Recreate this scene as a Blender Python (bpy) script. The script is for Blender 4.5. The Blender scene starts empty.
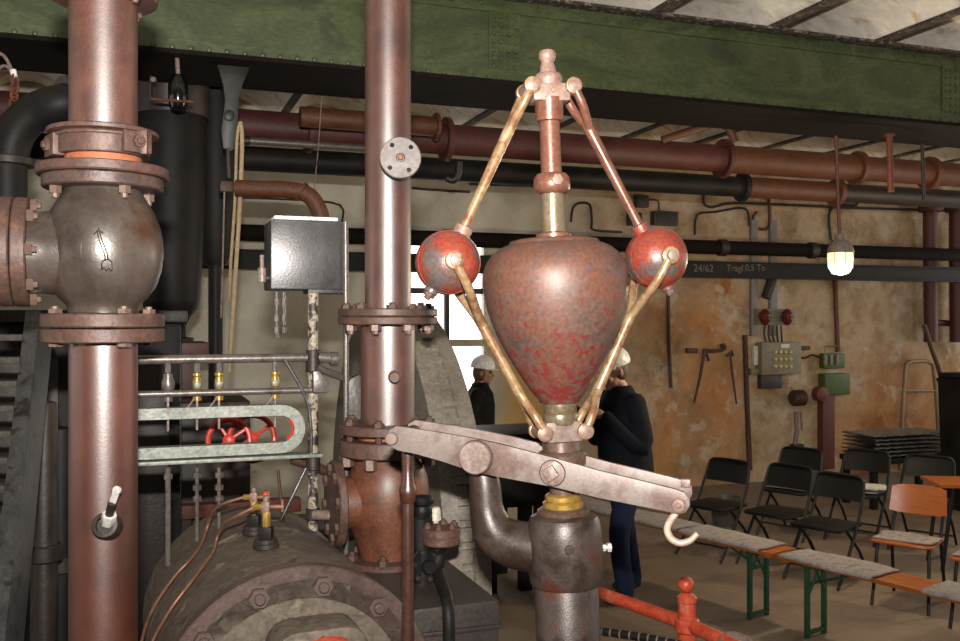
import bpy, bmesh, math, random
from mathutils import Vector, Matrix
random.seed(7)
pi = math.pi
scene = bpy.context.scene
COL = scene.collection

# ------------------------------------------------------------------ camera, world, lights, exposure
EYE = 1.95                       # camera height above the hall floor
F = 35.0 / 36.0 * 960.0          # focal length in pixels of the 960 px frame
cam_d = bpy.data.cameras.new('camera'); cam_d.lens = 35.0; cam_d.sensor_width = 36.0
cam_d.clip_start = 0.05; cam_d.clip_end = 200
cam = bpy.data.objects.new('camera', cam_d); COL.objects.link(cam)
cam.location = (0, 0, EYE); cam.rotation_euler = (pi / 2, 0, 0)
scene.camera = cam

world = bpy.data.worlds.new('hall_world'); scene.world = world; world.use_nodes = True
wb = world.node_tree.nodes['Background']
wb.inputs['Color'].default_value = (1.0, 0.93, 0.85, 1); wb.inputs['Strength'].default_value = 0.11

fl = bpy.data.lights.new('camera_flash', 'AREA'); fl.shape = 'RECTANGLE'; fl.size = 0.09; fl.size_y = 0.05
fl.energy = 330; fl.color = (1.0, 0.95, 0.88)
flo = bpy.data.objects.new('camera_flash', fl); COL.objects.link(flo)
flo.location = (0.0, -0.06, EYE + 0.24); flo.rotation_euler = (pi / 2 + math.radians(44), 0, 0)   # head tilted up

vs = scene.view_settings
vs.view_transform = 'Standard'; vs.look = 'None'; vs.gamma = 1.0; vs.use_curve_mapping = False
vs.exposure = 0.0

# ------------------------------------------------------------------ geometry helpers
TH = math.radians(20)
U = Vector((math.cos(TH), math.sin(TH), 0))      # along the back wall, to the right
V = Vector((-math.sin(TH), math.cos(TH), 0))     # into the back wall
Z = Vector((0, 0, 1))
X = Vector((1, 0, 0)); Y = Vector((0, 1, 0))
WALLV = 9.453

def P(px, py, d): return Vector(((px - 480) / F * d, d, EYE - (py - 320.5) / F * d))
def hit(px, py, p0, n):
    r = Vector(((px - 480) / F, 1, -(py - 320.5) / F)); o = Vector((0, 0, EYE))
    return o + r * ((p0 - o).dot(n) / r.dot(n))
def W(px, py, off=0.0): return hit(px, py, V * (WALLV - off), V)     # on a plane 'off' in front of the back wall
def H(u, v, z): return U * u + V * v + Z * z
def frame(o, z, xh=None):
    z = Vector(z).normalized(); xh = Vector(xh) if xh is not None else (Vector((1, 0, 0)) if abs(z.x) < .9 else Vector((0, 1, 0)))
    y = z.cross(xh).normalized(); x = y.cross(z)
    m = Matrix((x, y, z)).transposed().to_4x4(); m.translation = Vector(o); return m
def T(v): return Matrix.Translation(Vector(v))
def RZ(a): return Matrix.Rotation(a, 4, 'Z')
def RY(a): return Matrix.Rotation(a, 4, 'Y')
def RX(a): return Matrix.Rotation(a, 4, 'X')
HALL = RZ(TH)

def spline(pts, n=6):
    pts = [Vector(p) for p in pts]; out = []
    for i in range(len(pts) - 1):
        p0 = pts[max(i - 1, 0)]; p1 = pts[i]; p2 = pts[i + 1]; p3 = pts[min(i + 2, len(pts) - 1)]
        for k in range(n):
            t = k / n
            out.append(.5 * ((2 * p1) + (p2 - p0) * t + (2 * p0 - 5 * p1 + 4 * p2 - p3) * t * t + (3 * p1 - p0 - 3 * p2 + p3) * t ** 3))
    out.append(pts[-1]); return out
def resample(vals, n):
    out = []
    for i in range(len(vals) - 1):
        for k in range(n): out.append(vals[i] + (vals[i + 1] - vals[i]) * k / n)
    out.append(vals[-1]); return out

class MB:
    def __init__(s): s.v = []; s.f = []
    def add(s, vs_, fs, M=None):
        b = len(s.v)
        for p in vs_: s.v.append((M @ Vector(p)) if M is not None else Vector(p))
        for f in fs: s.f.append([b + i for i in f])
        return s
    def lathe(s, prof, M=None, n=28, cap=True):
        vs_, fs, rings = [], [], []
        for r, z in prof:
            if r < 1e-6: rings.append([len(vs_)]); vs_.append((0, 0, z))
            else:
                rings.append(list(range(len(vs_), len(vs_) + n)))
                for i in range(n): a = 2 * pi * i / n; vs_.append((r * math.cos(a), r * math.sin(a), z))
        for A, B in zip(rings, rings[1:]):
            for i in range(n):
                j = (i + 1) % n
                if len(A) == 1 and len(B) == 1: continue
                if len(A) == 1: fs.append([A[0], B[j], B[i]])
                elif len(B) == 1: fs.append([A[i], A[j], B[0]])
                else: fs.append([A[i], A[j], B[j], B[i]])
        if cap:
            if len(rings[0]) > 1: fs.append(rings[0][::-1])
            if len(rings[-1]) > 1: fs.append(rings[-1])
        return s.add(vs_, fs, M)
    def cyl(s, p0, p1, r, n=16, r1=None, ch=0):
        p0 = Vector(p0); p1 = Vector(p1); L = (p1 - p0).length; r1 = r if r1 is None else r1
        prof = [(r - ch, 0), (r, ch), (r1, L - ch), (r1 - ch, L)] if ch else [(r, 0), (r1, L)]
        return s.lathe(prof, frame(p0, p1 - p0), n)
    def tube(s, path, r, n=10, closed=False, caps=True, flat=None):
        path = [Vector(p) for p in path]; m = len(path); rs = r if isinstance(r, (list, tuple)) else [r] * m
        vs_, fs = [], []; t0 = (path[1] - path[0]).normalized()
        nrm = t0.orthogonal().normalized()
        for i, p in enumerate(path):
            if closed: t = (path[(i + 1) % m] - path[i - 1]).normalized()
            else: t = (path[min(i + 1, m - 1)] - path[max(i - 1, 0)]).normalized()
            nrm = (nrm - t * nrm.dot(t)).normalized(); bi = t.cross(nrm)
            for k in range(n):
                a = 2 * pi * k / n; vs_.append(p + (nrm * math.cos(a) + bi * math.sin(a)) * rs[i])
        rg = m if closed else m - 1
        for i in range(rg):
            for k in range(n):
                a = i * n + k; b = i * n + (k + 1) % n; c = ((i + 1) % m) * n + (k + 1) % n; d = ((i + 1) % m) * n + k
                fs.append([a, b, c, d])
        if caps and not closed: fs.append(list(range(n))[::-1]); fs.append([(m - 1) * n + k for k in range(n)])
        return s.add(vs_, fs)
    def box(s, M, sx, sy, sz, bev=0.0):
        bm = bmesh.new(); bmesh.ops.create_cube(bm, size=1)
        for v in bm.verts: v.co = Vector((v.co.x * sx, v.co.y * sy, v.co.z * sz))
        if bev > 0: bmesh.ops.bevel(bm, geom=list(bm.edges), offset=bev, segments=2, affect='EDGES', profile=.6)
        bm.verts.index_update(); vs_ = [v.co.copy() for v in bm.verts]; fs = [[v.index for v in f.verts] for f in bm.faces]; bm.free()
        return s.add(vs_, fs, M)
    def prism(s, pts, M, depth, bev=0.0):
        """polygon in local XY, extruded along local +Z by depth"""
        bm = bmesh.new(); vv = [bm.verts.new((p[0], p[1], 0)) for p in pts]
        f = bm.faces.new(vv); r = bmesh.ops.extrude_face_region(bm, geom=[f])
        for e in r['geom']:
            if isinstance(e, bmesh.types.BMVert): e.co.z += depth
        bmesh.ops.recalc_face_normals(bm, faces=bm.faces)
        if bev > 0:
            es = [e for e in bm.edges if len(e.link_faces) == 2 and e.calc_face_angle(0) > .7]
            bmesh.ops.bevel(bm, geom=es, offset=bev, segments=2, affect='EDGES', profile=.6)
        bm.verts.index_update(); vs_ = [v.co.copy() for v in bm.verts]; fs = [[v.index for v in f.verts] for f in bm.faces]; bm.free()
        return s.add(vs_, fs, M)
    def sphere(s, c, r, n=24, M=None, sc=(1, 1, 1)):
        h = n // 2; prof = [(math.sin(pi * i / h), -math.cos(pi * i / h)) for i in range(h + 1)]
        prof[0] = (0, -1); prof[-1] = (0, 1)
        r3 = (r * sc[0], r * sc[1], r * sc[2])
        MM = T(c) @ (M if M is not None else Matrix.Identity(4)) @ Matrix.Diagonal((*r3, 1))
        return s.lathe(prof, MM, n, cap=False)
    def torus(s, M, R, r, n=36, k=10):
        return s.tube([M @ Vector((R * math.cos(2 * pi * i / n), R * math.sin(2 * pi * i / n), 0)) for i in range(n)], r, k, closed=True)
    def mesh(s, name, ang=35, Minv=None):
        me = bpy.data.meshes.new(name)
        vs_ = [Minv @ p for p in s.v] if Minv is not None else s.v
        me.from_pydata([tuple(p) for p in vs_], [], s.f); me.update()
        bm = bmesh.new(); bm.from_mesh(me); bmesh.ops.recalc_face_normals(bm, faces=bm.faces); bm.to_mesh(me); bm.free()
        if ang > 0:
            for p in me.polygons: p.use_smooth = True
            me.set_sharp_from_angle(angle=math.radians(ang))
        return me

# ------------------------------------------------------------------ scene objects
RM = {}
def root(name, label, cat, M=None, group=None):
    o = bpy.data.objects.new(name, None); COL.objects.link(o); o.empty_display_size = .1
    M = M if M is not None else Matrix.Identity(4)
    o.matrix_basis = M; RM[o.name] = M
    if label: o['label'] = label; o['category'] = cat
    if group: o['group'] = group
    return o
def part(name, mb, m, parent, ang=35, label=None, stuff=False):
    M = RM[parent.name]
    me = mb.mesh(name, ang, M.inverted()); me.materials.append(m)
    o = bpy.data.objects.new(name, me); COL.objects.link(o); o.parent = parent; RM[o.name] = M
    if label: o['label'] = label
    if stuff: o['kind'] = 'stuff'
    return o
def solo(name, mb, m, label, cat, group=None, ang=35, M=None):
    """a thing of one mesh; M = its own placement"""
    M = M if M is not None else Matrix.Identity(4)
    me = mb.mesh(name, ang, M.inverted()); me.materials.append(m)
    o = bpy.data.objects.new(name, me); COL.objects.link(o); o.matrix_basis = M; RM[o.name] = M
    o['label'] = label; o['category'] = cat
    if group: o['group'] = group
    return o
def struct(name, mb, m, parent=None, ang=35, M=None, label=None):
    if parent is not None: return part(name, mb, m, parent, ang)
    M = M if M is not None else Matrix.Identity(4)
    me = mb.mesh(name, ang, M.inverted()); me.materials.append(m)
    o = bpy.data.objects.new(name, me); COL.objects.link(o); o.matrix_basis = M; RM[o.name] = M
    o['kind'] = 'structure'
    if label: o['label'] = label
    return o
def copy_tree(o, parent=None, top=True):
    c = o.copy(); COL.objects.link(c); c.parent = parent
    for ch in o.children: copy_tree(ch, c, False)
    return c
SHARED = {}
def shared(key, m, fn, ang=35):
    k = (key, m.name)
    if k not in SHARED: mb = MB(); fn(mb); me = mb.mesh(key, ang); me.materials.append(m); SHARED[k] = me
    return SHARED[k]
def inst(name, me, M, parent, label=None):
    o = bpy.data.objects.new(name, me); COL.objects.link(o); o.parent = parent
    o.matrix_basis = RM[parent.name].inverted() @ M
    if label: o['label'] = label
    return o
def _hex(mb):
    pts = [(math.cos(pi / 3 * i), math.sin(pi / 3 * i)) for i in range(6)]
    mb.prism(pts, Matrix.Identity(4), .62)
    mb.lathe([(.55, .6), (.55, .95), (.42, 1.05)], None, 8)
def _hexflat(mb):
    pts = [(math.cos(pi / 3 * i), math.sin(pi / 3 * i)) for i in range(6)]
    mb.prism(pts, Matrix.Identity(4), .7); mb.lathe([(.85, .7), (.6, .8)], None, 12)
def _round(mb): mb.lathe([(1, 0), (1, .7), (.85, .95), (.4, 1.0)], None, 14)
def bolt(parent, pos, axis, r, h, m, kind='hex', name='bolt', xh=None):
    me = shared(kind + '_bolt', m, {'hex': _hex, 'flat': _hexflat, 'round': _round}[kind], 30)
    return inst(name, me, frame(pos, axis, xh) @ Matrix.Diagonal((r, r, h, 1)), parent)
def ring_bolts(parent, c, axis, R, k, r, h, m, kind='hex', off=0.0, xh=None):
    M = frame(c, axis, xh)
    for i in range(k):
        a = off + 2 * pi * i / k
        bolt(parent, M @ Vector((R * math.cos(a), R * math.sin(a), 0)), axis, r, h, m, kind)

# ------------------------------------------------------------------ materials
def lin(c):
    c = [x / 255 for x in c[:3]]
    return tuple((x / 12.92 if x <= .04045 else ((x + .055) / 1.055) ** 2.4) for x in c) + (1,)
MATS = {}
def mat(name, cols, scale=6, rough=.5, metal=0.0, bump=.15, fine=60, detail=6, rvar=.12, stretch=(1, 1, 1), dist=.3, coat=0.0, spec=.5, finemix=.25, ior=1.5, alb=.74):
    if name in MATS: return MATS[name]
    m = bpy.data.materials.new(name); m.use_nodes = True; nt = m.node_tree; N = nt.nodes; L = nt.links
    b = N['Principled BSDF']
    tc = N.new('ShaderNodeTexCoord'); mp = N.new('ShaderNodeMapping'); mp.inputs['Scale'].default_value = stretch
    L.new(tc.outputs['Object'], mp.inputs['Vector'])
    n1 = N.new('ShaderNodeTexNoise'); n1.inputs['Scale'].default_value = scale; n1.inputs['Detail'].default_value = detail
    n1.inputs['Roughness'].default_value = .62; n1.inputs['Distortion'].default_value = dist
    n2 = N.new('ShaderNodeTexNoise'); n2.inputs['Scale'].default_value = fine; n2.inputs['Detail'].default_value = 4
    for n in (n1, n2): L.new(mp.outputs['Vector'], n.inputs['Vector'])
    r = N.new('ShaderNodeValToRGB'); e = r.color_ramp.elements
    k = len(cols); lo, hi = .3, .7
    for i, c in enumerate(cols):
        p, c = (c if isinstance(c[1], (tuple, list)) else (lo + (hi - lo) * i / max(k - 1, 1), c))
        if i < 2: e[i].position = p; e[i].color = lin(c)
        else: x = e.new(p); x.color = lin(c)
    L.new(n1.outputs['Fac'], r.inputs['Fac'])
    mr = N.new('ShaderNodeMapRange'); mr.inputs['To Min'].default_value = alb * (1 - finemix); mr.inputs['To Max'].default_value = alb * (1 + finemix)
    mr.inputs['From Min'].default_value = .3; mr.inputs['From Max'].default_value = .7
    L.new(n2.outputs['Fac'], mr.inputs['Value'])
    vm = N.new('ShaderNodeVectorMath'); vm.operation = 'SCALE'
    L.new(r.outputs['Color'], vm.inputs[0]); L.new(mr.outputs['Result'], vm.inputs['Scale'])
    L.new(vm.outputs['Vector'], b.inputs['Base Color'])
    rr = N.new('ShaderNodeMapRange'); rr.inputs['To Min'].default_value = max(rough - rvar, .04); rr.inputs['To Max'].default_value = min(rough + rvar, 1)
    L.new(n1.outputs['Fac'], rr.inputs['Value']); L.new(rr.outputs['Result'], b.inputs['Roughness'])
    b.inputs['Metallic'].default_value = metal; b.inputs['Coat Weight'].default_value = coat; b.inputs['Coat Roughness'].default_value = .2
    b.inputs['Specular IOR Level'].default_value = spec; b.inputs['IOR'].default_value = ior
    if bump > 0:
        bu = N.new('ShaderNodeBump'); bu.inputs['Strength'].default_value = bump; bu.inputs['Distance'].default_value = .004
        ad = N.new('ShaderNodeMath'); ad.operation = 'ADD'; L.new(n1.outputs['Fac'], ad.inputs[0]); L.new(n2.outputs['Fac'], ad.inputs[1])
        L.new(ad.outputs[0], bu.inputs['Height']); L.new(bu.outputs['Normal'], b.inputs['Normal'])
    MATS[name] = m; return m

M_pipe = mat('brown_pipe_paint', [(60, 31, 20), (82, 43, 29), (104, 57, 40)], 8, .42, 0, .07, 170, rvar=.05, finemix=.4, spec=1.0, ior=1.68)
M_pipe2 = mat('oiled_brown_pipe', [(62, 26, 11), (86, 37, 17), (100, 48, 28)], 5, .42, 0, .08, 170, rvar=.05, finemix=.3, spec=1.0, ior=1.65)
M_flange = mat('rusty_flange', [(72, 46, 38), (98, 69, 59), (80, 58, 50), (116, 80, 64)], 12, .55, .1, .3, 90)
M_dflange = mat('dark_flange', [(52, 44, 42), (92, 70, 62), (70, 58, 54)], 10, .5, .2, .3, 90)
M_orange_rust = mat('bare_orange_rust', [(150, 86, 54), (176, 104, 66)], 12, .7, 0, .3, 90)
M_valve = mat('oily_valve_iron', [(50, 41, 36), (74, 63, 56), (90, 79, 72), (76, 45, 25)], 4, .33, .15, .1, 130, rvar=.08, finemix=.12, spec=.8)
M_bolt = mat('worn_bolt_steel', [(94, 78, 71), (130, 108, 98), (110, 78, 66)], 20, .4, .4, .2, 120)
M_steel = mat('worn_grey_steel', [(118, 96, 88), (146, 128, 120), (106, 78, 68)], 18, .5, .2, .15, 110)
M_lever = mat('lever_steel', [(.34, (84, 50, 38)), (.45, (112, 92, 84)), (.53, (134, 120, 114)), (.64, (140, 128, 122)), (.72, (98, 66, 54))], 7, .48, .15, .07, 150, finemix=.14, detail=10)
M_column = mat('oily_brown_iron', [(44, 27, 20), (58, 43, 37), (76, 66, 61), (92, 44, 28)], 12, .4, .2, .13, 230, rvar=.1)
M_ball = mat('chipped_red_paint', [(.42, (88, 78, 75)), (.48, (102, 66, 57)), (.51, (138, 52, 37)), (.62, (132, 62, 47)), (.72, (150, 82, 66))], 11, .4, .05, .18, 120, detail=5)
M_arm = mat('bronze_arm', [(150, 114, 78), (168, 140, 104), (134, 92, 64), (176, 150, 116)], 14, .34, .35, .08, 90)
M_copper = mat('copper_brown_spindle', [(104, 62, 48), (130, 86, 70), (114, 74, 60)], 10, .32, .35, .08, 120)
M_brassy = mat('green_bronze', [(112, 98, 76), (130, 114, 92)], 12, .34, .4, .08, 120)
M_pink = mat('pinkish_worn_steel', [(124, 96, 84), (142, 116, 105), (118, 84, 70)], 18, .5, .15, .1, 120)
M_brass = mat('brass', [(176, 140, 66), (200, 166, 88)], 10, .32, .6, .05, 120)
M_black = mat('black_painted_iron', [(18, 17, 17), (30, 28, 27), (40, 34, 32)], 6, .55, .0, .2, 90, spec=.2)
M_dark = mat('dark_greasy_iron', [(34, 29, 26), (54, 45, 40), (44, 34, 28)], 6, .5, .15, .3, 70)
M_body = mat('greasy_lagging', [(70, 60, 51), (112, 100, 87), (92, 80, 68), (158, 144, 122)], 11, .62, .1, .4, 60, dist=.8)
M_cover = mat('brown_cover_iron', [(76, 58, 52), (100, 82, 76), (90, 68, 60)], 5, .45, .2, .2, 100)
M_chest = mat('black_chest_iron', [(48, 42, 40), (66, 58, 54), (54, 48, 50)], 5, .45, .15, .25, 80)
M_green = mat('green_girder_paint', [(50, 58, 36), (66, 78, 44), (82, 92, 56), (60, 68, 44)], 2.6, .42, 0, .3, 40, stretch=(.6, 1, 1.2), dist=1.2)
M_greendark = mat('dark_green_iron', [(22, 25, 19), (36, 39, 30)], 6, .5, 0, .2, 60)
M_girdlow = mat('sooty_flange', [(20, 16, 13), (32, 26, 22), (26, 20, 16)], 5, .8, .0, .3, 50, spec=.1)
M_redpipe = mat('dull_red_pipe', [(62, 26, 22), (86, 38, 32), (78, 48, 40)], 4, .6, 0, .2, 60)
M_brownpipe = mat('orange_brown_pipe', [(72, 38, 20), (98, 54, 29), (82, 46, 26)], 4, .6, 0, .2, 60)
M_white_paint = mat('peeling_white_paint', [(.46, (48, 40, 36)), (.52, (160, 146, 128)), (.60, (172, 160, 144)), (.66, (84, 66, 54))], 34, .55, 0, .4, 90)
M_slot = mat('grey_green_casting', [(122, 126, 117), (146, 150, 140), (106, 108, 98)], 14, .45, .1, .3, 90)
M_redw = mat('bright_red_paint', [(196, 52, 38), (216, 72, 52)], 8, .4, 0, .05, 80)
M_barrier = mat('orange_red_barrier_paint', [(.3, (196, 70, 44)), (.6, (214, 90, 62)), (.74, (204, 124, 100))], 16, .42, 0, .1, 60)
M_gunmetal = mat('scuffed_black_box', [(52, 50, 50), (74, 72, 72), (92, 90, 90)], 5, .34, .2, .1, 120)
M_whitetop = mat('white_enamel', [(225, 225, 220), (240, 240, 236)], 5, .4, 0, .02, alb=1)
M_rod = mat('oily_dark_rod', [(50, 29, 22), (74, 44, 34), (84, 54, 44)], 12, .32, .1, .1, 120, spec=.8)
M_steelbrown = mat('brown_sleeve_steel', [(78, 58, 48), (106, 84, 72), (90, 68, 58)], 12, .36, .3, .08, 130)
M_rope = mat('hemp_rope', [(160, 136, 104), (200, 176, 138)], 60, .9, 0, .3, 200)
M_rail = mat('grey_rod_steel', [(84, 78, 74), (120, 112, 106), (96, 84, 76)], 14, .38, .4, .15, 110)
M_fly = mat('grey_flywheel_iron', [(104, 98, 88), (134, 126, 114), (116, 106, 94)], 5, .55, .1, .3, 80)
M_glass_black = mat('glossy_black', [(12, 12, 13), (18, 18, 20)], 4, .12, 0, 0)
M_wood = mat('varnished_orange_wood', [(150, 78, 28), (176, 98, 38), (160, 86, 32)], 5, .35, 0, .05, 90, stretch=(1, 8, 8))
M_felt = mat('grey_felt', [(118, 113, 112), (146, 141, 140), (104, 99, 98)], 14, .95, 0, .6, 150, spec=.1, alb=1)
M_chair = mat('black_chair_plastic', [(14, 14, 15), (20, 20, 21)], 5, .55, 0, .05, spec=.25)
M_chairsteel = mat('black_chair_steel', [(18, 18, 19), (30, 30, 31)], 8, .45, .1, .05, spec=.3)
M_gleg = mat('green_bench_steel', [(30, 66, 44), (40, 84, 56)], 8, .45, .05, .05)
M_bright = mat('bright_plated_steel', [(196, 192, 186), (220, 216, 210)], 8, .35, .3, 0, alb=1)
M_bulbrust = mat('rusty_bulb', [(74, 46, 36), (98, 60, 44), (116, 70, 48), (88, 56, 44)], 9, .45, 0, .1, 130)
M_chrome = mat('chrome', [(150, 150, 150), (190, 190, 190)], 5, .2, .9, 0)
M_cable = mat('dark_cable', [(40, 36, 32), (58, 52, 46)], 10, .6, 0, .05)
M_greybox = mat('grey_green_enclosure', [(120, 116, 96), (142, 136, 114)], 6, .5, 0, .1)
M_redlamp = mat('red_lens', [(112, 22, 16), (132, 30, 20)], 5, .25, 0, 0)
M_fuse = mat('cream_porcelain', [(214, 190, 120), (226, 206, 150)], 5, .35, 0, 0)
M_greenbox = mat('green_switch_enamel', [(60, 86, 34), (78, 104, 44)], 6, .5, 0, .1)
M_rustwall = mat('rust_red_iron', [(92, 44, 30), (120, 60, 42)], 6, .6, 0, .2)
M_tool = mat('rusty_tool_iron', [(64, 44, 34), (92, 62, 46)], 10, .6, .2, .2)
M_copperpipe = mat('copper_tube', [(120, 82, 64), (150, 108, 86)], 12, .45, .3, .05)
M_skin = mat('skin', [(196, 146, 122), (208, 160, 136)], 6, .5, 0, 0)
M_jacket = mat('navy_black_jacket', [(16, 18, 26), (24, 26, 36)], 8, .85, 0, .3, 90, spec=.2)
M_blackcoat = mat('black_coat', [(14, 14, 15), (24, 23, 24)], 8, .8, 0, .3, 90, spec=.2)
M_jeans = mat('blue_jeans', [(24, 34, 58), (36, 48, 76)], 10, .85, 0, .3, 120, spec=.2)
M_shoe = mat('dark_shoe', [(20, 18, 18), (30, 28, 27)], 8, .5, 0, .1)
M_helmet = mat('white_helmet', [(228, 228, 224), (240, 240, 238)], 4, .3, 0, 0, alb=1)
M_hair = mat('brown_hair', [(92, 60, 36), (126, 84, 52)], 30, .6, 0, .4, 150)
M_eye = mat('dark_eye', [(24, 18, 16), (30, 22, 20)], 4, .2, 0, 0)
M_lip = mat('lip', [(150, 84, 76), (160, 92, 84)], 4, .5, 0, 0)
M_paper = mat('white_paper', [(222, 218, 208), (236, 232, 224)], 4, .8, 0, 0)
M_chalk = mat('chalk', [(110, 104, 88), (140, 132, 112)], 60, .95, 0, 0)
M_frame = mat('white_window_wood', [(196, 186, 166), (220, 212, 194)], 8, .6, 0, .1)
M_iron_frame = mat('dark_window_iron', [(40, 36, 34), (58, 52, 48)], 8, .6, 0, .1)
M_stair = mat('worn_grey_stair', [(.36, (30, 22, 19)), (.44, (60, 60, 60)), (.6, (76, 76, 76)), (.68, (46, 34, 28))], 16, .5, .15, .3, 80)
M_tread = mat('worn_tread', [(60, 55, 50), (88, 82, 76), (48, 43, 39)], 8, .5, .2, .3, 80)

def vase_material():
    """brown grey paint worn through to red, more so towards the lower end"""
    m = M_vase_base.copy(); m.name = 'mottled_vase_paint_worn'; nt = m.node_tree; N = nt.nodes; L = nt.links; b = N['Principled BSDF']
    src = b.inputs['Base Color'].links[0].from_socket
    tc = [n for n in N if n.type == 'TEX_COORD'][0]
    sp = N.new('ShaderNodeSeparateXYZ'); L.new(tc.outputs['Object'], sp.inputs[0])
    n1 = N.new('ShaderNodeTexNoise'); n1.inputs['Scale'].default_value = 48; n1.inputs['Detail'].default_value = 9; n1.inputs['Roughness'].default_value = .7; n1.inputs['Distortion'].default_value = .4
    L.new(tc.outputs['Object'], n1.inputs['Vector'])
    mr = N.new('ShaderNodeMapRange'); mr.inputs['From Min'].default_value = 1.78; mr.inputs['From Max'].default_value = 2.12; mr.inputs['To Min'].default_value = .07; mr.inputs['To Max'].default_value = -.10
    L.new(sp.outputs['Z'], mr.inputs['Value'])
    ad = N.new('ShaderNodeMath'); ad.operation = 'ADD'; L.new(n1.outputs['Fac'], ad.inputs[0]); L.new(mr.outputs['Result'], ad.inputs[1])
    st = N.new('ShaderNodeMapRange'); st.inputs['From Min'].default_value = .54; st.inputs['From Max'].default_value = .60; L.new(ad.outputs[0], st.inputs['Value'])
    mx = N.new('ShaderNodeMix'); mx.data_type = 'RGBA'; mx.inputs['B'].default_value = lin((96, 32, 31)); L.new(st.outputs['Result'], mx.inputs['Factor']); L.new(src, mx.inputs['A'])
    L.new(mx.outputs['Result'], b.inputs['Base Color']); return m
M_vase_base = mat('vase_paint', [(80, 62, 57), (94, 72, 64), (104, 66, 50), (84, 66, 61)], 12, .5, .1, .08, 110, detail=9, rvar=.06, dist=.6)
M_vase = vase_material()
# ------------------------------------------------------------------ the hall
def wall_material():
    m = bpy.data.materials.new('stained_plaster_and_glow'); m.use_nodes = True; nt = m.node_tree; N = nt.nodes; L = nt.links
    b = N['Principled BSDF']; b.inputs['Roughness'].default_value = .9; b.inputs['Specular IOR Level'].default_value = .15
    tc = N.new('ShaderNodeTexCoord'); sp = N.new('ShaderNodeSeparateXYZ'); L.new(tc.outputs['Object'], sp.inputs[0])
    def noise(s, d=5, r=.6):
        n = N.new('ShaderNodeTexNoise'); n.inputs['Scale'].default_value = s; n.inputs['Detail'].default_value = d; n.inputs['Roughness'].default_value = r
        L.new(tc.outputs['Object'], n.inputs['Vector']); return n.outputs['Fac']
    def ramp(fac, els):
        r = N.new('ShaderNodeValToRGB'); e = r.color_ramp.elements
        for i, (p, c) in enumerate(els):
            if i < 2: e[i].position = p; e[i].color = lin(c)
            else: x = e.new(p); x.color = lin(c)
        L.new(fac, r.inputs['Fac']); return r.outputs['Color']
    def mix(fac, a, b_):
        x = N.new('ShaderNodeMix'); x.data_type = 'RGBA'; L.new(fac, x.inputs['Factor']); L.new(a, x.inputs['A']); L.new(b_, x.inputs['B']); return x.outputs['Result']
    def rng(v, a, b_, c=0., d=1.):
        x = N.new('ShaderNodeMapRange'); x.inputs['From Min'].default_value = a; x.inputs['From Max'].default_value = b_; x.inputs['To Min'].default_value = c; x.inputs['To Max'].default_value = d
        L.new(v, x.inputs['Value']); return x.outputs['Result']
    def mul(a, b_):
        x = N.new('ShaderNodeMath'); x.operation = 'MULTIPLY'; L.new(a, x.inputs[0]); L.new(b_, x.inputs[1]); return x.outputs[0]
    def wob(v, amt, s):
        n = rng(noise(s, 4), .3, .7, -amt, amt); x = N.new('ShaderNodeMath'); x.operation = 'ADD'; L.new(v, x.inputs[0]); L.new(n, x.inputs[1]); return x.outputs[0]
    u = wob(sp.outputs['X'], .12, 3.0); z = wob(sp.outputs['Z'], .12, 2.3)
    pale = ramp(noise(1.6, 7), [(.3, (158, 152, 138)), (.5, (190, 184, 168)), (.7, (206, 200, 186))])
    tan = ramp(noise(2.2, 8, .68), [(.3, (116, 98, 78)), (.45, (152, 130, 103)), (.56, (174, 153, 126)), (.7, (138, 120, 100))])
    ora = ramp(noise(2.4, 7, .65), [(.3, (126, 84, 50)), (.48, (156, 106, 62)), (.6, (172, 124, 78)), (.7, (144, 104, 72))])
    ur = W(560, 300).dot(U)
    c = mix(rng(u, ur - .5, ur + .8), pale, tan)
    def box(x0, x1, z0, z1, e=.12):
        return mul(mul(rng(u, x0 - e, x0 + e), rng(u, x1 + e, x1 - e)), mul(rng(z, z0 - e, z0 + e), rng(z, z1 + e, z1 - e)))
    def uu(px): return W(px, 300).dot(U)
    def zz(px, py): return W(px, py).z
    c = mix(mul(box(uu(648), uu(742), -.5, zz(700, 302), .18), rng(noise(1.1, 5), .30, .62)), c, ora)      # old ochre board/patch
    c = mix(mul(box(uu(505), uu(560), -.5, zz(520, 300)), rng(noise(2.0, 3), .1, .3)), c, ramp(noise(3), [(.3, (196, 160, 100)), (.7, (206, 176, 124))]))
    c = mix(mul(box(uu(700), uu(738), zz(720, 330), zz(720, 235), .2), rng(noise(2.5, 6), .45, .62)), c, ora)
    c = mix(mul(box(uu(838), uu(1010), -.5, zz(880, 375), .45), rng(noise(1.6, 6), .1, .55)), c, ora)  # warm lamp glow low on the right wall, painted into the plaster colour
    c = mix(mul(rng(noise(2.6, 9, .7), .53, .62), rng(u, ur + .5, ur + 1.5, 0, .8)), c, ramp(noise(5), [(.3, (170, 158, 140)), (.7, (186, 174, 158))]))
    c = mix(rng(noise(7, 9, .75), .62, .72, 0, .55), c, ramp(noise(5), [(.3, (76, 62, 50)), (.7, (90, 75, 62))]))
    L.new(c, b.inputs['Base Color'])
    bu = N.new('ShaderNodeBump'); bu.inputs['Strength'].default_value = .4; bu.inputs['Distance'].default_value = .02
    L.new(noise(9, 8, .7), bu.inputs['Height']); L.new(bu.outputs['Normal'], b.inputs['Normal'])
    return m
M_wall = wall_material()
M_floor = mat('worn_brown_concrete', [(112, 98, 84), (134, 118, 102), (122, 106, 90), (98, 84, 72)], 1.6, .75, 0, .25, 40, dist=.6, finemix=.12)
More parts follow.
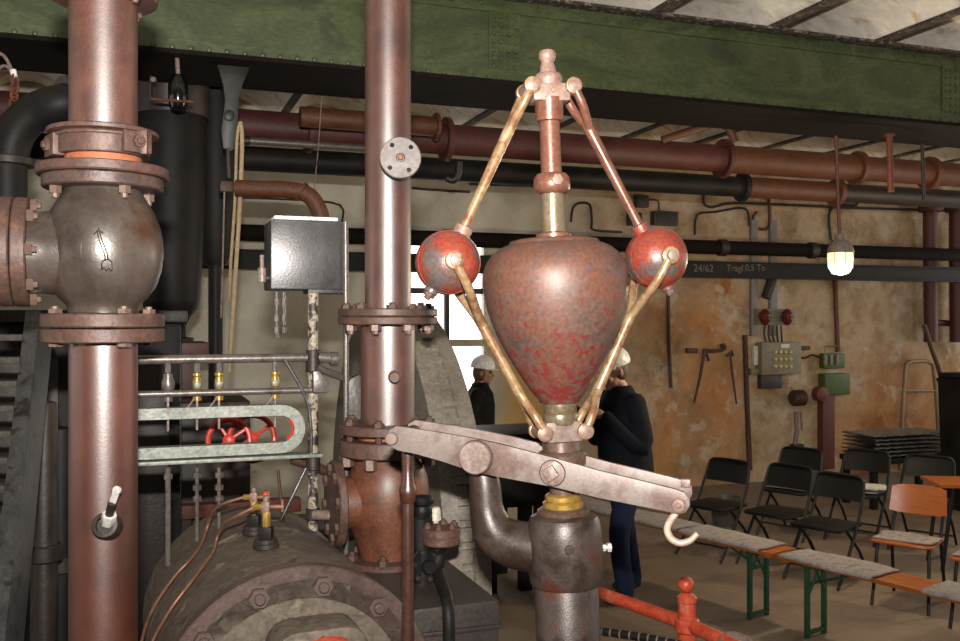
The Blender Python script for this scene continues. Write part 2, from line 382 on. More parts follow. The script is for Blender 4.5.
M_vault = mat('flaking_whitewash', [(.30, (178, 168, 152)), (.42, (228, 220, 206)), (.58, (240, 234, 222)), (.66, (216, 182, 146)), (.72, (196, 190, 182))], 2.4, .9, 0, .5, 14, dist=1.0, finemix=.1, alb=1)
M_joist = mat('rusty_joist', [(.36, (48, 42, 38)), (.52, (72, 62, 54)), (.60, (150, 140, 126)), (.68, (70, 50, 38))], 26, .7, .05, .3, 60)
M_pane = bpy.data.materials.new('daylit_frosted_pane'); M_pane.use_nodes = True
_b = M_pane.node_tree.nodes['Principled BSDF']; _b.inputs['Base Color'].default_value = (.8, .8, .8, 1)
_b.inputs['Emission Color'].default_value = (1, .97, .92, 1); _b.inputs['Emission Strength'].default_value = 2.8

mb = MB(); mb.box(HALL @ T((1.5, 3.2, -.05)), 19, 13.0, .1); struct('floor', mb, M_floor, M=HALL, ang=0)
# back wall with an opening for the window
CEIL = 4.06
wx0 = W(392, 300).dot(U); wx1 = W(489, 300).dot(U); wz1 = W(450, 238).z; wz0 = W(450, 446).z
ul, ur_ = -7.5, 11.0
mb = MB()
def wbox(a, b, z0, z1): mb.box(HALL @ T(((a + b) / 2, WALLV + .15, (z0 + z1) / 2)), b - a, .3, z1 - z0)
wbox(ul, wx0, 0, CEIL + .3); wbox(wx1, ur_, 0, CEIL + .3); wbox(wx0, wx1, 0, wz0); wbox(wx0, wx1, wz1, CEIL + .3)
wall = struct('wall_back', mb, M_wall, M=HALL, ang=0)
# window: wooden surround, iron bars, panes
mb = MB(); fw = .07
mb.box(HALL @ T(((wx0 + wx1) / 2, WALLV + .03, wz1 - fw / 2)), wx1 - wx0, .12, fw)
mb.box(HALL @ T(((wx0 + wx1) / 2, WALLV + .03, wz0 + fw / 2)), wx1 - wx0, .12, fw)
for xx in (wx0 + fw / 2, wx1 - fw / 2): mb.box(HALL @ T((xx, WALLV + .03, (wz0 + wz1) / 2)), fw, .12, wz1 - wz0 - 2 * fw)
win = struct('window_1', mb, M_frame, M=HALL, ang=0)
zt = W(450, 343).z; zm = W(450, 291).z; xm = W(447, 300).dot(U)
mb = MB(); mb.box(HALL @ T(((wx0 + wx1) / 2, WALLV + .02, zt)), wx1 - wx0 - 2 * fw, .08, .075); part('transom', mb, M_frame, win, 0)
mb = MB(); mb.box(HALL @ T((xm, WALLV + .02, (zt + wz1) / 2)), .05, .06, wz1 - zt - fw); part('glazing_bar', mb, M_iron_frame, win, 0)
mb = MB(); mb.box(HALL @ T(((wx0 + wx1) / 2, WALLV + .025, zm)), wx1 - wx0 - 2 * fw, .05, .06); part('glazing_bar', mb, M_iron_frame, win, 0)
for (a, b) in ((wx0, xm), (xm, wx1)):
    for (z0, z1) in ((wz0, zt), (zt, zm), (zm, wz1)):
        mb = MB(); mb.box(HALL @ T(((a + b) / 2, WALLV + .07, (z0 + z1) / 2)), b - a - .02, .012, z1 - z0 - .02); part('pane', mb, M_pane, win, 0)
# unseen end walls; their tall glowing windows are added to brighten hall and ceiling
nwin = 2
M_endwall = mat('end_wall_plaster', [(150, 142, 128), (176, 168, 152)], 2, .9)
for side_, uw, vws in (('right', 10.9, (-.6, 2.4, 5.4, 8.0)), ('left', -7.4, (1.0, 4.2, 7.2))):
    sg_ = 1 if side_ == 'right' else -1; mb = MB(); wz = (.9, 3.5); ww = 1.9
    edges = [-3.2]
    for vw in vws: edges += [vw - ww / 2, vw + ww / 2]
    edges.append(WALLV)
    for a, b in zip(edges[::2], edges[1::2]): mb.box(HALL @ T((uw + sg_ * .12, (a + b) / 2, (CEIL + .3) / 2)), .24, b - a, CEIL + .3)
    for vw in vws:
        mb.box(HALL @ T((uw + sg_ * .12, vw, wz[0] / 2)), .24, ww, wz[0]); mb.box(HALL @ T((uw + sg_ * .12, vw, (wz[1] + CEIL + .3) / 2)), .24, ww, CEIL + .3 - wz[1])
    struct('wall_' + side_, mb, M_endwall, M=HALL, ang=0)
    for vw in vws:
        mb = MB(); zc_ = (wz[0] + wz[1]) / 2; hh_ = wz[1] - wz[0]
        for dz_ in (-hh_ / 2 + .03, hh_ / 2 - .03): mb.box(HALL @ T((uw + sg_ * .1, vw, zc_ + dz_)), .1, ww, .06)
        for dv_ in (-ww / 2 + .03, 0, ww / 2 - .03): mb.box(HALL @ T((uw + sg_ * .1, vw + dv_, zc_)), .1, .06, hh_ - .12)
        wn = struct('window_%d' % nwin, mb, M_frame, M=HALL, ang=0); nwin += 1
        for dv_ in (-.48, .48): mb = MB(); mb.box(HALL @ T((uw + sg_ * .13, vw + dv_, zc_)), .012, .88, hh_ - .12); part('pane', mb, M_pane, wn, 0)
# ceiling: shallow whitewashed vaults carried by joists that cross the girder
V0c = 2.8
mb = MB(); mb.box(HALL @ T((1.5, (V0c + 9.6) / 2, CEIL + .35)), 19, 9.6 - V0c, .1)
ceil = struct('ceiling', mb, M_vault, M=HALL, ang=0)
UJ = [3.98 + .9 * k for k in range(-10, 8)]
V0, V1 = 2.8, WALLV
for a, b in zip(UJ, UJ[1:]):
    mb = MB(); n = 8; vs_, fs = [], []
    for i in range(n + 1):
        t = i / n; x = a + .03 + (b - a - .06) * t; z = CEIL - .135 + .22 * (1 - (2 * t - 1) ** 2)
        vs_ += [(x, V0, z), (x, V1, z), (x, V0, z + .05), (x, V1, z + .05)]
    for i in range(n):
        k = 4 * i; fs += [[k, k + 1, k + 5, k + 4], [k + 2, k + 6, k + 7, k + 3]]
    fs += [[0, 2, 3, 1], [4 * n, 4 * n + 1, 4 * n + 3, 4 * n + 2]]
    mb.add(vs_, fs, HALL); part('vault', mb, M_vault, ceil, 60)
# joists
M0 = HALL @ T((UJ[0], V0, CEIL - .16)); mbj = MB()
Lj = V1 - V0
for zc, w, h in ((.0, .075, .014), (.16, .075, .014), (.08, .012, .16)): mbj.box(M0 @ T((0, Lj / 2, zc + .008)), w, Lj, h)
j0 = None
for i, uj in enumerate(UJ):
    if j0 is None: j0 = solo('ceiling_joist', mbj, M_joist, 'rusty steel joist carrying the whitewashed vaults of the ceiling', 'joist', 'ceiling joists over the hall', 0, M0)
    else:
        c = j0.copy(); COL.objects.link(c); c.matrix_basis = HALL @ T((uj, V0, CEIL - .16)); RM[c.name] = c.matrix_basis

# ------------------------------------------------------------------ riveted green box girder
GV, GZ0, GZ1, GW = 5.253, 3.378, 3.885, .52
gu0, gu1 = -6.0, 10.5
g = root('box_girder', 'riveted green steel box girder spanning the hall under the ceiling', 'girder', HALL @ T((0, GV, GZ0)))
splices = [gu0, -3.4, .2, W(505, 60).dot(U) * 0 + hit(504, 60, V * GV, V).dot(U), 5.8, gu1]
splices = [gu0, -2.2, hit(504, 60, V * GV, V).dot(U), 5.6, gu1]
for a, b in zip(splices, splices[1:]):
    mb = MB(); mb.box(HALL @ T(((a + b) / 2, GV + .01, (GZ0 + GZ1) / 2)), b - a - .004, .02, GZ1 - GZ0); part('web_plate', mb, M_green, g, 0)
for a in splices[1:-1]:
    mb = MB(); mb.box(HALL @ T((a, GV - .006, (GZ0 + GZ1) / 2)), .2, .012, GZ1 - GZ0 - .16, .003); part('splice_plate', mb, M_green, g, 0)
mb = MB(); mb.box(HALL @ T(((gu0 + gu1) / 2, GV + GW - .01, (GZ0 + GZ1) / 2)), gu1 - gu0, .02, GZ1 - GZ0); part('rear_web', mb, M_green, g, 0)
mb = MB(); mb.box(HALL @ T(((gu0 + gu1) / 2, GV + GW / 2 - .03, GZ0 - .012)), gu1 - gu0, GW + .14, .024); part('bottom_plate', mb, M_girdlow, g, 0)
mb = MB(); mb.box(HALL @ T(((gu0 + gu1) / 2, GV + GW / 2 - .03, GZ1 + .004)), gu1 - gu0, GW + .16, .016); part('top_plate', mb, M_joist, g, 0)
for zc in (GZ0 + .04, GZ1 - .04):
    mb = MB(); mb.box(HALL @ T(((gu0 + gu1) / 2, GV - .007, zc)), gu1 - gu0, .012, .08, .002); part('angle_iron', mb, M_green, g, 0)
mb = MB()
dome = [(.016, 0), (.012, .008), (0, .012)]
def rivet(u, v, z, ax): mb.lathe(dome, frame(H(u, v, z), ax), 6, cap=False)
k = 0; uu_ = -2.5
while uu_ < 8.5:
    rivet(uu_, GV - .013, GZ0 + .035, -V); rivet(uu_ + .045, GV - .013, GZ1 - .035, -V)
    uu_ += .095
for a in splices[1:-1]:
    for du in (-.07, -.025, .025, .07):
        for q in range(7): rivet(a + du, GV - .012, GZ0 + .1 + q * .05, -V)
part('rivets', mb, M_green, g, 40, stuff=True)

# hanging bracket under the girder
br = root('girder_bracket', 'dark green forged bracket hanging under the girder beside the rope', 'bracket', HALL @ T((0, 0, 0)))
bd = 5.12
mb = MB(); Mf = frame(P(230, 110, bd), -V, X)
def bp(px, py): q = hit(px, py, P(230, 110, bd), V) ; l = Mf.inverted() @ q; return (l.x, l.y)
out = [bp(*q) for q in ((217, 64), (250, 67), (243, 84), (239, 100), (238, 125), (236, 146), (230, 151), (223, 148), (221, 130), (225, 100), (223, 84))]
mb.prism(out, Mf @ T((0, 0, -.05)), .05, .006); part('bracket_plate', mb, M_greendark, br)
mb = MB(); q = P(229, 116, bd) - V * .005; mb.lathe([(.03, 0), (.03, .015), (.02, .02), (0, .02)], frame(q, -V), 14); part('boss', mb, M_greendark, br)
mb = MB(); mb.tube([P(228, 148, bd), P(228, 160, bd), P(229, 178, bd)], .012, 8); part('hook_shank', mb, M_dark, br)
mb = MB(); mb.box(T(P(226, 187, bd)) @ HALL, .07, .07, .06, .01); part('hook_block', mb, M_tool, br)
# strainer insulator in its strap
ins = root('egg_insulator', 'glossy black egg insulator hung below the girder by a steel strap', 'insulator', T(P(178, 92, 5.0)))
mb = MB(); mb.lathe([(0, -.098), (.035, -.088), (.05, -.05), (.053, 0), (.05, .05), (.035, .088), (0, .098)], T(P(178, 92, 5.0)), 20, cap=False); part('egg_body', mb, M_glass_black, ins)
mb = MB(); mb.tube([P(178, 74, 5.0), P(177, 56, 5.0)], .012, 8); part('hanger', mb, M_steel, ins)
mb = MB(); mb.cyl(P(151, 99, 4.93), P(194, 102, 4.93), .008, 8); part('strap_rod', mb, M_copper, ins)
mb = MB(); mb.box(T(P(151, 88, 5.0)), .008, .02, .13); part('strap_plate', mb, M_dark, ins)
bolt(ins, P(154, 80, 4.98), -Y, .015, .02, M_steel, 'round')

# pendant lamp
ld = 6.4; pc = P(840.5, 260, ld)
lp = root('pendant_lamp', 'lit industrial pendant lamp with round glass hanging from the girder', 'lamp', T(P(837, 130, ld)))
mb = MB(); mb.tube([P(836, 136, ld), P(838, 200, ld), P(840, 240, ld)], .012, 8); part('rod', mb, M_rustwall, lp)
mb = MB(); k_ = ld / F
mb.lathe([(.0, 27 * k_), (5 * k_, 26 * k_), (6 * k_, 20 * k_), (11 * k_, 15 * k_), (13 * k_, 9 * k_), (13 * k_, 7 * k_), (0, 7 * k_)], T(pc), 20); part('cap', mb, mat('grey_lamp_cap', [(120, 104, 96), (150, 136, 128)], 8, .5), lp)
M_bulb = bpy.data.materials.new('glowing_glass'); M_bulb.use_nodes = True; _b = M_bulb.node_tree.nodes['Principled BSDF']
_b.inputs['Base Color'].default_value = (1, .85, .6, 1); _b.inputs['Emission Color'].default_value = (1, .64, .24, 1); _b.inputs['Emission Strength'].default_value = 1.9
mb = MB(); mb.lathe([(12 * k_, 7 * k_), (12.6 * k_, 0), (11.8 * k_, -7 * k_), (8 * k_, -12 * k_), (0, -13.5 * k_)], T(pc), 20); part('glass', mb, M_bulb, lp)
mb = MB()
for a in range(4):
    A = a * pi / 4; c, s_ = math.cos(A) * k_, math.sin(A) * k_
    pth = [pc + Vector((c * r, s_ * r, z * k_)) for r, z in ((13.2, 7), (13.4, 0), (12.6, -7.5), (8.6, -13), (0, -15.0), (-8.6, -13), (-12.6, -7.5), (-13.4, 0), (-13.2, 7))]
    mb.tube(pth, .0028, 5)
part('wire_guard', mb, M_steel, lp)
pl = bpy.data.lights.new('lamp_light', 'POINT'); pl.energy = 85; pl.color = (1, .78, .52); pl.shadow_soft_size = .1
plo = bpy.data.objects.new('lamp_light', pl); COL.objects.link(plo); plo.location = pc + Vector((0, 0, -.16))

# unseen second pendant, added further along the girder to brighten wall and ceiling
lp2 = copy_tree(lp); lp2.matrix_basis = T(U * 2.4) @ lp.matrix_basis; lp2['label'] = 'added unseen pendant lamp brightening the hall from the right'; RM[lp2.name] = lp2.matrix_basis
plo2 = bpy.data.objects.new('lamp_light', pl); COL.objects.link(plo2); plo2.location = Vector(plo.location) + U * 2.4
# ------------------------------------------------------------------ the centrifugal governor
GD = 2.2; S = GD / F; LEAN = math.radians(2.05); GY = math.radians(12)
go = P(567, 610, GD); axis = Vector((-math.sin(LEAN), 0, math.cos(LEAN)))
zb = go.z / math.cos(LEAN); gbase = go - axis * zb
G = T(gbase) @ RY(-LEAN) @ RZ(GY)
def gz(py): return zb + (610 - py) * S
gov = root('centrifugal_governor', 'tall flyball governor with red balls and a vase shaped centre weight on an iron column', 'governor', G)
def glathe(name, prof, m, n=40, ang=35, par=None, label=None):
    mb = MB(); mb.lathe([(r * S, gz(y)) for r, y in prof], G, n); return part(name, mb, m, par or gov, ang, label)
# column and head
mb = MB(); mb.lathe([(.15, .0), (.15, .03), (.11, .05), (.085, .09), (32 * S, .16), (32 * S, gz(584)), (31 * S, gz(582))], G, 40); part('column', mb, M_column, gov)
glathe('column_head', [(31, 584), (34.5, 583), (36.5, 579), (38, 566), (38.3, 550), (37.5, 534), (35.5, 521), (33, 516), (27, 513), (20, 512)], M_column, 44)
glathe('rim', [(26, 513.5), (26.5, 510), (24, 508), (18, 507)], M_steelbrown, 36)
glathe('brass_collar', [(19, 508), (20.5, 506), (20.5, 502), (18, 500.5), (17, 500), (18, 499), (18, 495), (16, 493.5), (10, 493)], M_brass, 36, label='polished brass collar')
glathe('lower_spindle', [(13, 495), (13, 482), (19, 481), (21, 478), (21, 470), (13, 468), (13, 452)], M_steelbrown, 32)
glathe('sliding_sleeve', [(14, 470), (23, 465), (24.5, 460), (24.5, 454), (22, 451), (19, 450), (18.5, 441), (14, 440)], M_steelbrown, 36)
glathe('neck', [(16, 424), (17, 422), (17, 414), (16.6, 413), (17, 412), (17, 403), (15, 401)], M_brassy, 36)
# lower set screw on the head and the small cap screw
q = G @ Vector((38 * S, -.01, gz(550))); dirx = (G.to_3x3() @ Vector((1, -.05, 0))).normalized()
bolt(gov, q, dirx, .0085, .012, M_bright, 'hex', 'set_screw'); bolt(gov, q + dirx * .012, dirx, .011, .012, M_bright, 'flat', 'set_screw')
cs = G @ Vector((-6 * S, -37 * S, gz(541))); bolt(gov, cs + (G.to_3x3() @ Vector((0, .005, 0))), G.to_3x3() @ Vector((0, -1, .05)), .0125, .007, M_column, 'round', 'cap_screw')
# crossheads
def gpt(x, y, z): return G @ Vector((x, y, z))
gy = (G.to_3x3() @ Vector((0, 1, 0))).normalized()
PX_T, PZ_T = 20.7 * S / math.cos(GY), gz(89); PX_B, PZ_B = 20.25 * S / math.cos(GY), gz(430.5)
mb = MB(); mb.box(G @ T((0, 0, gz(94))), .088, .062, 17.5 * S, .004); part('upper_crosshead', mb, M_pink, gov)
mb = MB(); mb.box(G @ T((0, 0, gz(430.5))), .086, .066, 20 * S, .004); part('lower_crosshead', mb, M_steel, gov)
bolt(gov, gpt(0.002, -.031, gz(93)), -gy, .006, .004, M_pink, 'round', 'dowel')
for sx in (-1, 1):
    for px, pz, m in ((PX_T, PZ_T, M_pink), (PX_B, PZ_B, M_pink)):
        mb = MB(); mb.lathe([(.0145, -.05), (.016, -.049), (.0163, .049), (.0145, .05)], frame(gpt(sx * px, 0, pz), gy), 20); part('pivot_pin', mb, m, gov)
        mb = MB()
        for yy in (-.0385, .0385): mb.lathe([(.0165, -.0075), (.019, -.006), (.019, .006), (.0165, .0075)], frame(gpt(sx * px, yy, pz), gy), 20)
        part('pivot_collar', mb, M_arm, gov)
# spindle
glathe('vase_collar', [(15, 240), (17.5, 239), (17.5, 234), (16, 233), (12, 232)], M_copper, 36)
glathe('bronze_spindle', [(11.5, 234), (11.3, 190)], M_brassy, 32)
glathe('stop_collar', [(12, 194), (15, 193), (18, 189), (18.6, 184), (18, 178), (15, 174), (11, 173)], M_copper, 36)
bolt(gov, gpt(.0, -18 * S, gz(182)), -gy, .0135, .009, M_pink, 'flat', 'stop_bolt')
glathe('upper_spindle', [(10.4, 176), (10.3, 118)], M_copper, 32)
glathe('top_sleeve', [(11, 122), (13.8, 121), (14.2, 118), (14, 104), (15, 101), (15, 99)], M_copper, 32)
glathe('top_cap', [(13.5, 86), (14.5, 80), (14.5, 78), (13, 75), (12, 74), (8.6, 73), (8.2, 71), (7.4, 66), (6.3, 63), (6.2, 61.5), (7.6, 60), (8.7, 57), (8.8, 54), (7.4, 51), (4.5, 49.6), (0, 49.2)], M_pink, 32)
# the vase (centre weight)
glathe('vase_weight', [(15, 402.5), (19.5, 402), (21, 399), (28.5, 390), (40.5, 371), (48.5, 357), (55.5, 344), (61.5, 331), (66, 318.6), (70, 304), (72, 292), (72.8, 281), (72, 271), (69, 262), (64, 254.5), (57, 248.5), (50, 245), (45.8, 243.8), (45.2, 242.6), (44, 240.6), (38, 239.2), (25, 238.4), (15, 238)], M_vase, 64, 50, label='mottled grey and red painted vase shaped weight')
# arms and balls
BX, BZ, BR = 106 * S / math.cos(GY), gz(260), 31.7 * S
def lerp(a, b, t): return a + (b - a) * t
for sx in (-1, 1):
    bc = gpt(sx * BX, 0, BZ); tp = gpt(sx * PX_T, 0, PZ_T); bp_ = gpt(sx * PX_B, 0, PZ_B)
    da = (tp - bc).normalized(); L_ = (tp - bc).length
    mg = lerp(tp, bc, .2)
    mb = MB(); n = 6
    for yy in (-.0385, .0385):
        p0 = tp + gy * yy
        mb.tube(spline([p0, lerp(p0, mg + gy * yy * .75, .55), mg + gy * yy * .12 - da * .01, mg - da * .03], 4), .0108, 10)
    mb.tube([mg + da * .008, mg - da * .02, bc + da * (BR + .055), bc + da * (BR + .028), bc + da * (BR + .012), bc + da * (BR * .8)], [.0115, .0135, .0108, .0112, .0125, .013], 14)
    part('upper_arm', mb, M_arm if sx < 0 else M_copper, gov, 50)
    ball = MB(); ball.sphere(bc, BR, 40, frame((0, 0, 0), gy).to_3x3().to_4x4())
    bo = part('governor_ball', ball, M_ball, gov, 60, label='round weight in chipped red paint')
    mb = MB(); mb.lathe([(.0215, -.012), (.0225, .004), (.0215, .012), (.015, .014)], frame(bc + da * (BR + .004), da), 22); part('ball_collar', mb, M_pink if sx < 0 else M_ball, bo)
    # seam ring round the ball
    mb = MB(); mb.torus(frame(bc + gy * (-.02), gy), math.sqrt(BR ** 2 - .02 ** 2) + .0002, .0009, 40, 6); part('seam', mb, M_ball, bo)
    # plug opposite the upper arm
    pd = (-da + (G.to_3x3() @ Vector((-.12, 0, 0)))).normalized()
    mb = MB(); mb.lathe([(.0165, -.012), (.0165, .006), (.014, .008)], frame(bc + pd * BR, pd), 18); part('plug_seat', mb, M_ball, bo)
    bolt(bo, bc + pd * (BR + .005), pd, .0145, .017, M_flange, 'hex', 'plug')
    # lower arm: fork round the ball, fork round the crosshead
    dl = (bp_ - bc).normalized(); m1 = lerp(bc, bp_, .36); m2 = lerp(bc, bp_, .80)
    mb = MB()
    for yy in (-1, 1):
        e = bc + gy * yy * (BR + .010)
        mb.tube(spline([e + dl * .012, lerp(e, m1 + gy * yy * .05, .45), m1 + gy * yy * .011 - dl * .02, m1 + dl * .02], 4), resample([.0105, .0108, .0112, .0112], 4), 10)
        mb.lathe([(.0165, -.007), (.0205, -.005), (.0205, .005), (.0165, .007)], frame(e, gy), 22)
        b = bp_ + gy * yy * .0385
        mb.tube(spline([m2 - dl * .02, m2 + gy * yy * .012 + dl * .012, lerp(m2 + gy * yy * .03, b, .5), b - dl * .012], 4), .0108, 10)
    mb.tube([lerp(m1, m2, -.04), lerp(m1, m2, .5), lerp(m1, m2, 1.04)], [.0128, .0122, .0128], 14)
    part('lower_arm', mb, M_arm, gov, 50)
    for yy in (-1, 1): bolt(gov, bc + gy * yy * (BR + .016), gy * yy, .0135, .014, M_steel, 'flat', 'ball_bolt')
    mb = MB(); mb.cyl(bc - gy * (BR + .012), bc + gy * (BR + .012), .012, 14); part('ball_pin', mb, M_steel, bo)

# ------------------------------------------------------------------ the two-bar lever under the governor
LY = math.radians(-15); e1 = Vector((math.cos(LY), math.sin(LY), 0)); en = Vector((-math.sin(LY), math.cos(LY), 0))
lc = G @ Vector((0, 0, gz(473)))
# bracket arm from the column head to the fulcrum
def lp_(px, py, off=0.0): return hit(px, py, lc + en * off, en)
front_c = [(387, 438), (389, 430), (396, 426), (406, 427.5), (440, 432.5), (476, 439), (500, 444), (552, 457.5), (600, 471), (640, 480.5), (674, 489), (684, 492.5), (689.5, 499), (690, 506), (686, 512.5), (679, 514.5), (660, 510.5), (600, 498.5), (552, 487), (500, 477.5), (476, 473), (440, 461), (415, 454), (397, 450.5), (390, 446)]
FO = -.074
lv = root('governor_lever', 'long sloping double bar steel lever crossing the governor column', 'lever', T(lc) @ RZ(LY))
Mf = frame(lc + en * FO, -en, e1)       # local x along the bar, y vertical, z towards the camera
def l2(px, py): q = Mf.inverted() @ lp_(px, py, FO); return (q.x, q.y)
poly = [l2(*q) for q in front_c]
for off, nm in ((0.0, 'front_bar'), (-.138, 'rear_bar')):
    mb = MB(); mb.prism(poly, Mf @ T((0, 0, off - .014)), .014, .0025); part(nm, mb, M_lever, lv, 30)
def lpt(px, py, off): x, y = l2(px, py); return Mf @ Vector((x, y, off))
mb = MB(); mb.lathe([(.036, 0), (.0385, .003), (.0385, .016), (.036, .019), (.02, .0195), (0, .0185)], frame(lpt(476.5, 457, 0), -en), 36); part('fulcrum_head', mb, M_steel, lv)
mb = MB(); mb.cyl(lpt(476.5, 457, -.16), lpt(476.5, 457, .002), .02, 20); part('fulcrum_pin', mb, M_steel, lv)
mb = MB(); mb.lathe([(.0285, 0), (.0285, .003), (.027, .004), (.0, .004)], frame(lpt(552.5, 473, 0), -en), 32); part('washer', mb, M_steel, lv)
mb = MB(); mb.box(frame(lpt(551, 473, .009), -en) @ RZ(.6), .03, .03, .012, .003); part('square_bolt', mb, M_steel, lv)
mb = MB(); mb.torus(frame(lpt(552.5, 473, .002), -en), .029, .0016, 36, 6); part('washer_rim', mb, M_dark, lv)
mb = MB(); mb.torus(frame(lpt(476.5, 457, .003), -en), .0388, .0016, 40, 6); part('head_rim', mb, M_dark, lv)
mb = MB(); mb.cyl(lpt(552, 473, -.15), lpt(552, 473, .002), .011, 16); part('trunnion_pin', mb, M_steel, lv)
bolt(lv, lpt(392.5, 438.5, 0), -en, .0155, .014, M_steel, 'round', 'end_bolt')
mb = MB(); mb.cyl(lpt(392.5, 438.5, -.152), lpt(392.5, 438.5, .002), .010, 14); part('end_pin', mb, M_steel, lv)
mb = MB(); mb.lathe([(.0165, 0), (.0165, .002), (.0145, .003), (.0135, .007), (.006, .008), (.005, .005), (0, .005)], frame(lpt(678.5, 505, 0), -en), 28); part('end_washer', mb, M_pink, lv)
mb = MB(); mb.cyl(lpt(678.5, 505, -.152), lpt(678.5, 505, .002), .008, 14); part('end_pin', mb, M_steel, lv)
mb = MB(); mb.box(frame(lpt(683, 493, -.135), -en), .022, .018, .02, .002); part('stop_block', mb, M_steel, lv)
# hook hanging from the free end
hk = solo('steel_hook', MB().tube(spline([lpt(678, 505, -.02), lpt(676, 514, -.02), lpt(670, 522, -.02), lpt(666.5, 531, -.02), lpt(670, 540, -.02), lpt(679, 545, -.02), lpt(689, 543, -.02), lpt(697, 535.5, -.02)], 4), resample([.006, .0075, .008, .0082, .0082, .008, .0075, .006], 4), 10), mat('bare_hook_steel', [(190, 160, 140), (206, 180, 160)], 12, .45, .2), 'pale bare steel hook hanging from the free end of the lever', 'hook', None, 50, T(lpt(678, 505, -.02)))
# curved bracket arm carrying the fulcrum (part of the governor column)
mb = MB()
pts = [(478, 457), (482, 470), (485, 486), (486.5, 508), (493, 529), (508, 542), (530, 547), (556, 548)]
mb.tube(spline([lp_(x, y) for x, y in pts], 4), resample([.026, .033, .038, .041, .05, .056, .059, .06], 4), 22); part('bracket_arm', mb, M_column, gov, 60)
mb = MB(); mb.cyl(lp_(478, 457) - en * .056, lp_(478, 457) + en * .056, .034, 24, ch=.004); part('bracket_eye', mb, M_column, gov)
# pull rod from the near end of the lever
rt = Mf @ Vector((l2(392.5, 438.5)[0] + .012, l2(392.5, 438.5)[1], -.076)); rd = rt.y; rs = rd / F
rod = root('pull_rod', 'vertical oily brown pull rod hanging from the left end of the lever', 'rod', T((rt.x, rt.y, .5)))
mb = MB(); mb.cyl(rt - en * .05, rt + en * .05, .02, 18, ch=.003); part('rod_eye', mb, M_rod, rod)
zr = lambda py: EYE - (py - 320.5) / F * rd
mb = MB(); mb.lathe([(.012, zr(444)), (.016, zr(452)), (.015, zr(458)), (.0145, zr(476)), (.0165, zr(479)), (.0165, zr(484)), (.0205, zr(487)), (.0215, zr(492)), (.0185, zr(501)), (.015, zr(503)), (0, zr(503.5))][::-1], T((rt.x, rt.y, 0)), 22); part('rod_clevis', mb, M_rod, rod)
mb = MB(); mb.lathe([(.0145, .5), (.0148, zr(502))], T((rt.x, rt.y, 0)), 18); part('rod_shaft', mb, M_rod, rod)
# ------------------------------------------------------------------ left riser pipe with the globe check valve
D1 = 2.4; s1 = D1 / F; c1 = P(103.5, 320.5, D1); z1 = lambda py: EYE - (py - 320.5) * s1
B1 = T((c1.x, c1.y, 0))
r1 = root('riser_pipe', 'thick brown riser pipe with a globe check valve at the far left', 'pipe', B1)
def l1(name, prof, m, n=44, ang=35, label=None):
    mb = MB(); mb.lathe([(r * s1, z1(y)) for r, y in prof], B1, n); return part(name, mb, m, r1, ang, label)
l1('upper_pipe', [(32.3, 160), (32.3, -160)], M_pipe)
l1('top_flange', [(34, 2), (51, 1), (52, -1), (52, -10), (51, -11), (34, -12)], M_flange); 
l1('top_counter_flange', [(34, -12.5), (51, -12.5), (52, -14), (52, -22), (34, -24)], M_flange)
ring_bolts(r1, (c1.x, c1.y, z1(1)), -Z, 43 * s1, 4, .014, .02, M_bolt, off=.45)
l1('clamp_plate', [(33, 138), (46, 137), (52, 136), (52.5, 134.5), (52.5, 132.5), (51, 131.5), (33, 131)], M_flange)
l1('clamp_band', [(38, 158), (43, 157.5), (43.6, 156), (43.6, 137), (40, 136)], M_flange)
mb = MB(); mb.torus(T((c1.x, c1.y, z1(139))), 44 * s1, 2.2 * s1, 50, 8); part('weld_bead', mb, M_flange, r1)
l1('bare_neck', [(36, 169), (36.5, 156)], M_orange_rust)
for sx, py in ((-1, 149), (1, 146)):
    a = math.radians(28 if sx > 0 else 24)
    ctr = Vector((c1.x, c1.y, z1(py))) + Vector((sx * math.cos(a), -math.sin(a), 0)) * (46 * s1)
    t = Vector((sx * math.sin(a) * 1, math.cos(a), 0))
    Mx = frame(ctr, Vector((sx * math.cos(a - .55), -math.sin(a + .55), 0)), Z)
    mb = MB(); mb.box(Mx @ T((0, 0, -.004)), .056, .075, .03, .004); part('clamp_ear', mb, M_flange, r1)
    bolt(r1, Mx @ Vector((0, 0, .011)), (Mx.to_3x3() @ Vector((0, 0, 1))), .017, .016, M_flange, 'hex', 'clamp_bolt')
mb = MB(); mb.box(T(Vector((c1.x, c1.y, z1(146))) + Vector((.118, -.03, 0))) @ RZ(.2), .018, .06, .062, .005); part('clamp_lug', mb, M_flange, r1)
l1('upper_flange', [(36, 178), (61, 178), (62.3, 176.5), (62.3, 169), (61, 168), (36, 167.5)], M_flange, 56)
l1('valve_flange', [(34, 191), (55, 190.5), (57, 189), (57, 179.5), (56, 178.3), (40, 178)], M_dflange, 56)
ring_bolts(r1, (c1.x, c1.y, z1(190.5)), -Z, 47 * s1, 4, .0155, .03, M_bolt, off=-pi / 2 + .78)
body = l1('valve_body', [(33, 313), (33.5, 308), (35, 304.5), (41, 298.5), (50, 286), (55, 271), (57.2, 254), (56.6, 240), (54, 227), (48.5, 212.5), (42, 201), (37.5, 194), (36, 190)], M_valve, 56, 60, 'oily dark iron globe body')
l1('lower_flange', [(33, 327.2), (57, 327.2), (58, 326), (58, 315), (57, 313.8), (33, 313.5)], M_flange, 56)
l1('pipe_flange', [(33, 342), (57, 342), (58, 341), (58, 329.5), (57, 328.5), (33, 328.3)], M_flange, 56)
ring_bolts(r1, (c1.x, c1.y, z1(313.5)), Z, 47 * s1, 4, .018, .018, M_bolt, off=-pi / 2 + .78)
ring_bolts(r1, (c1.x, c1.y, z1(342)), -Z, 47 * s1, 4, .018, .014, M_bolt, off=-pi / 2 + .78, kind='flat')
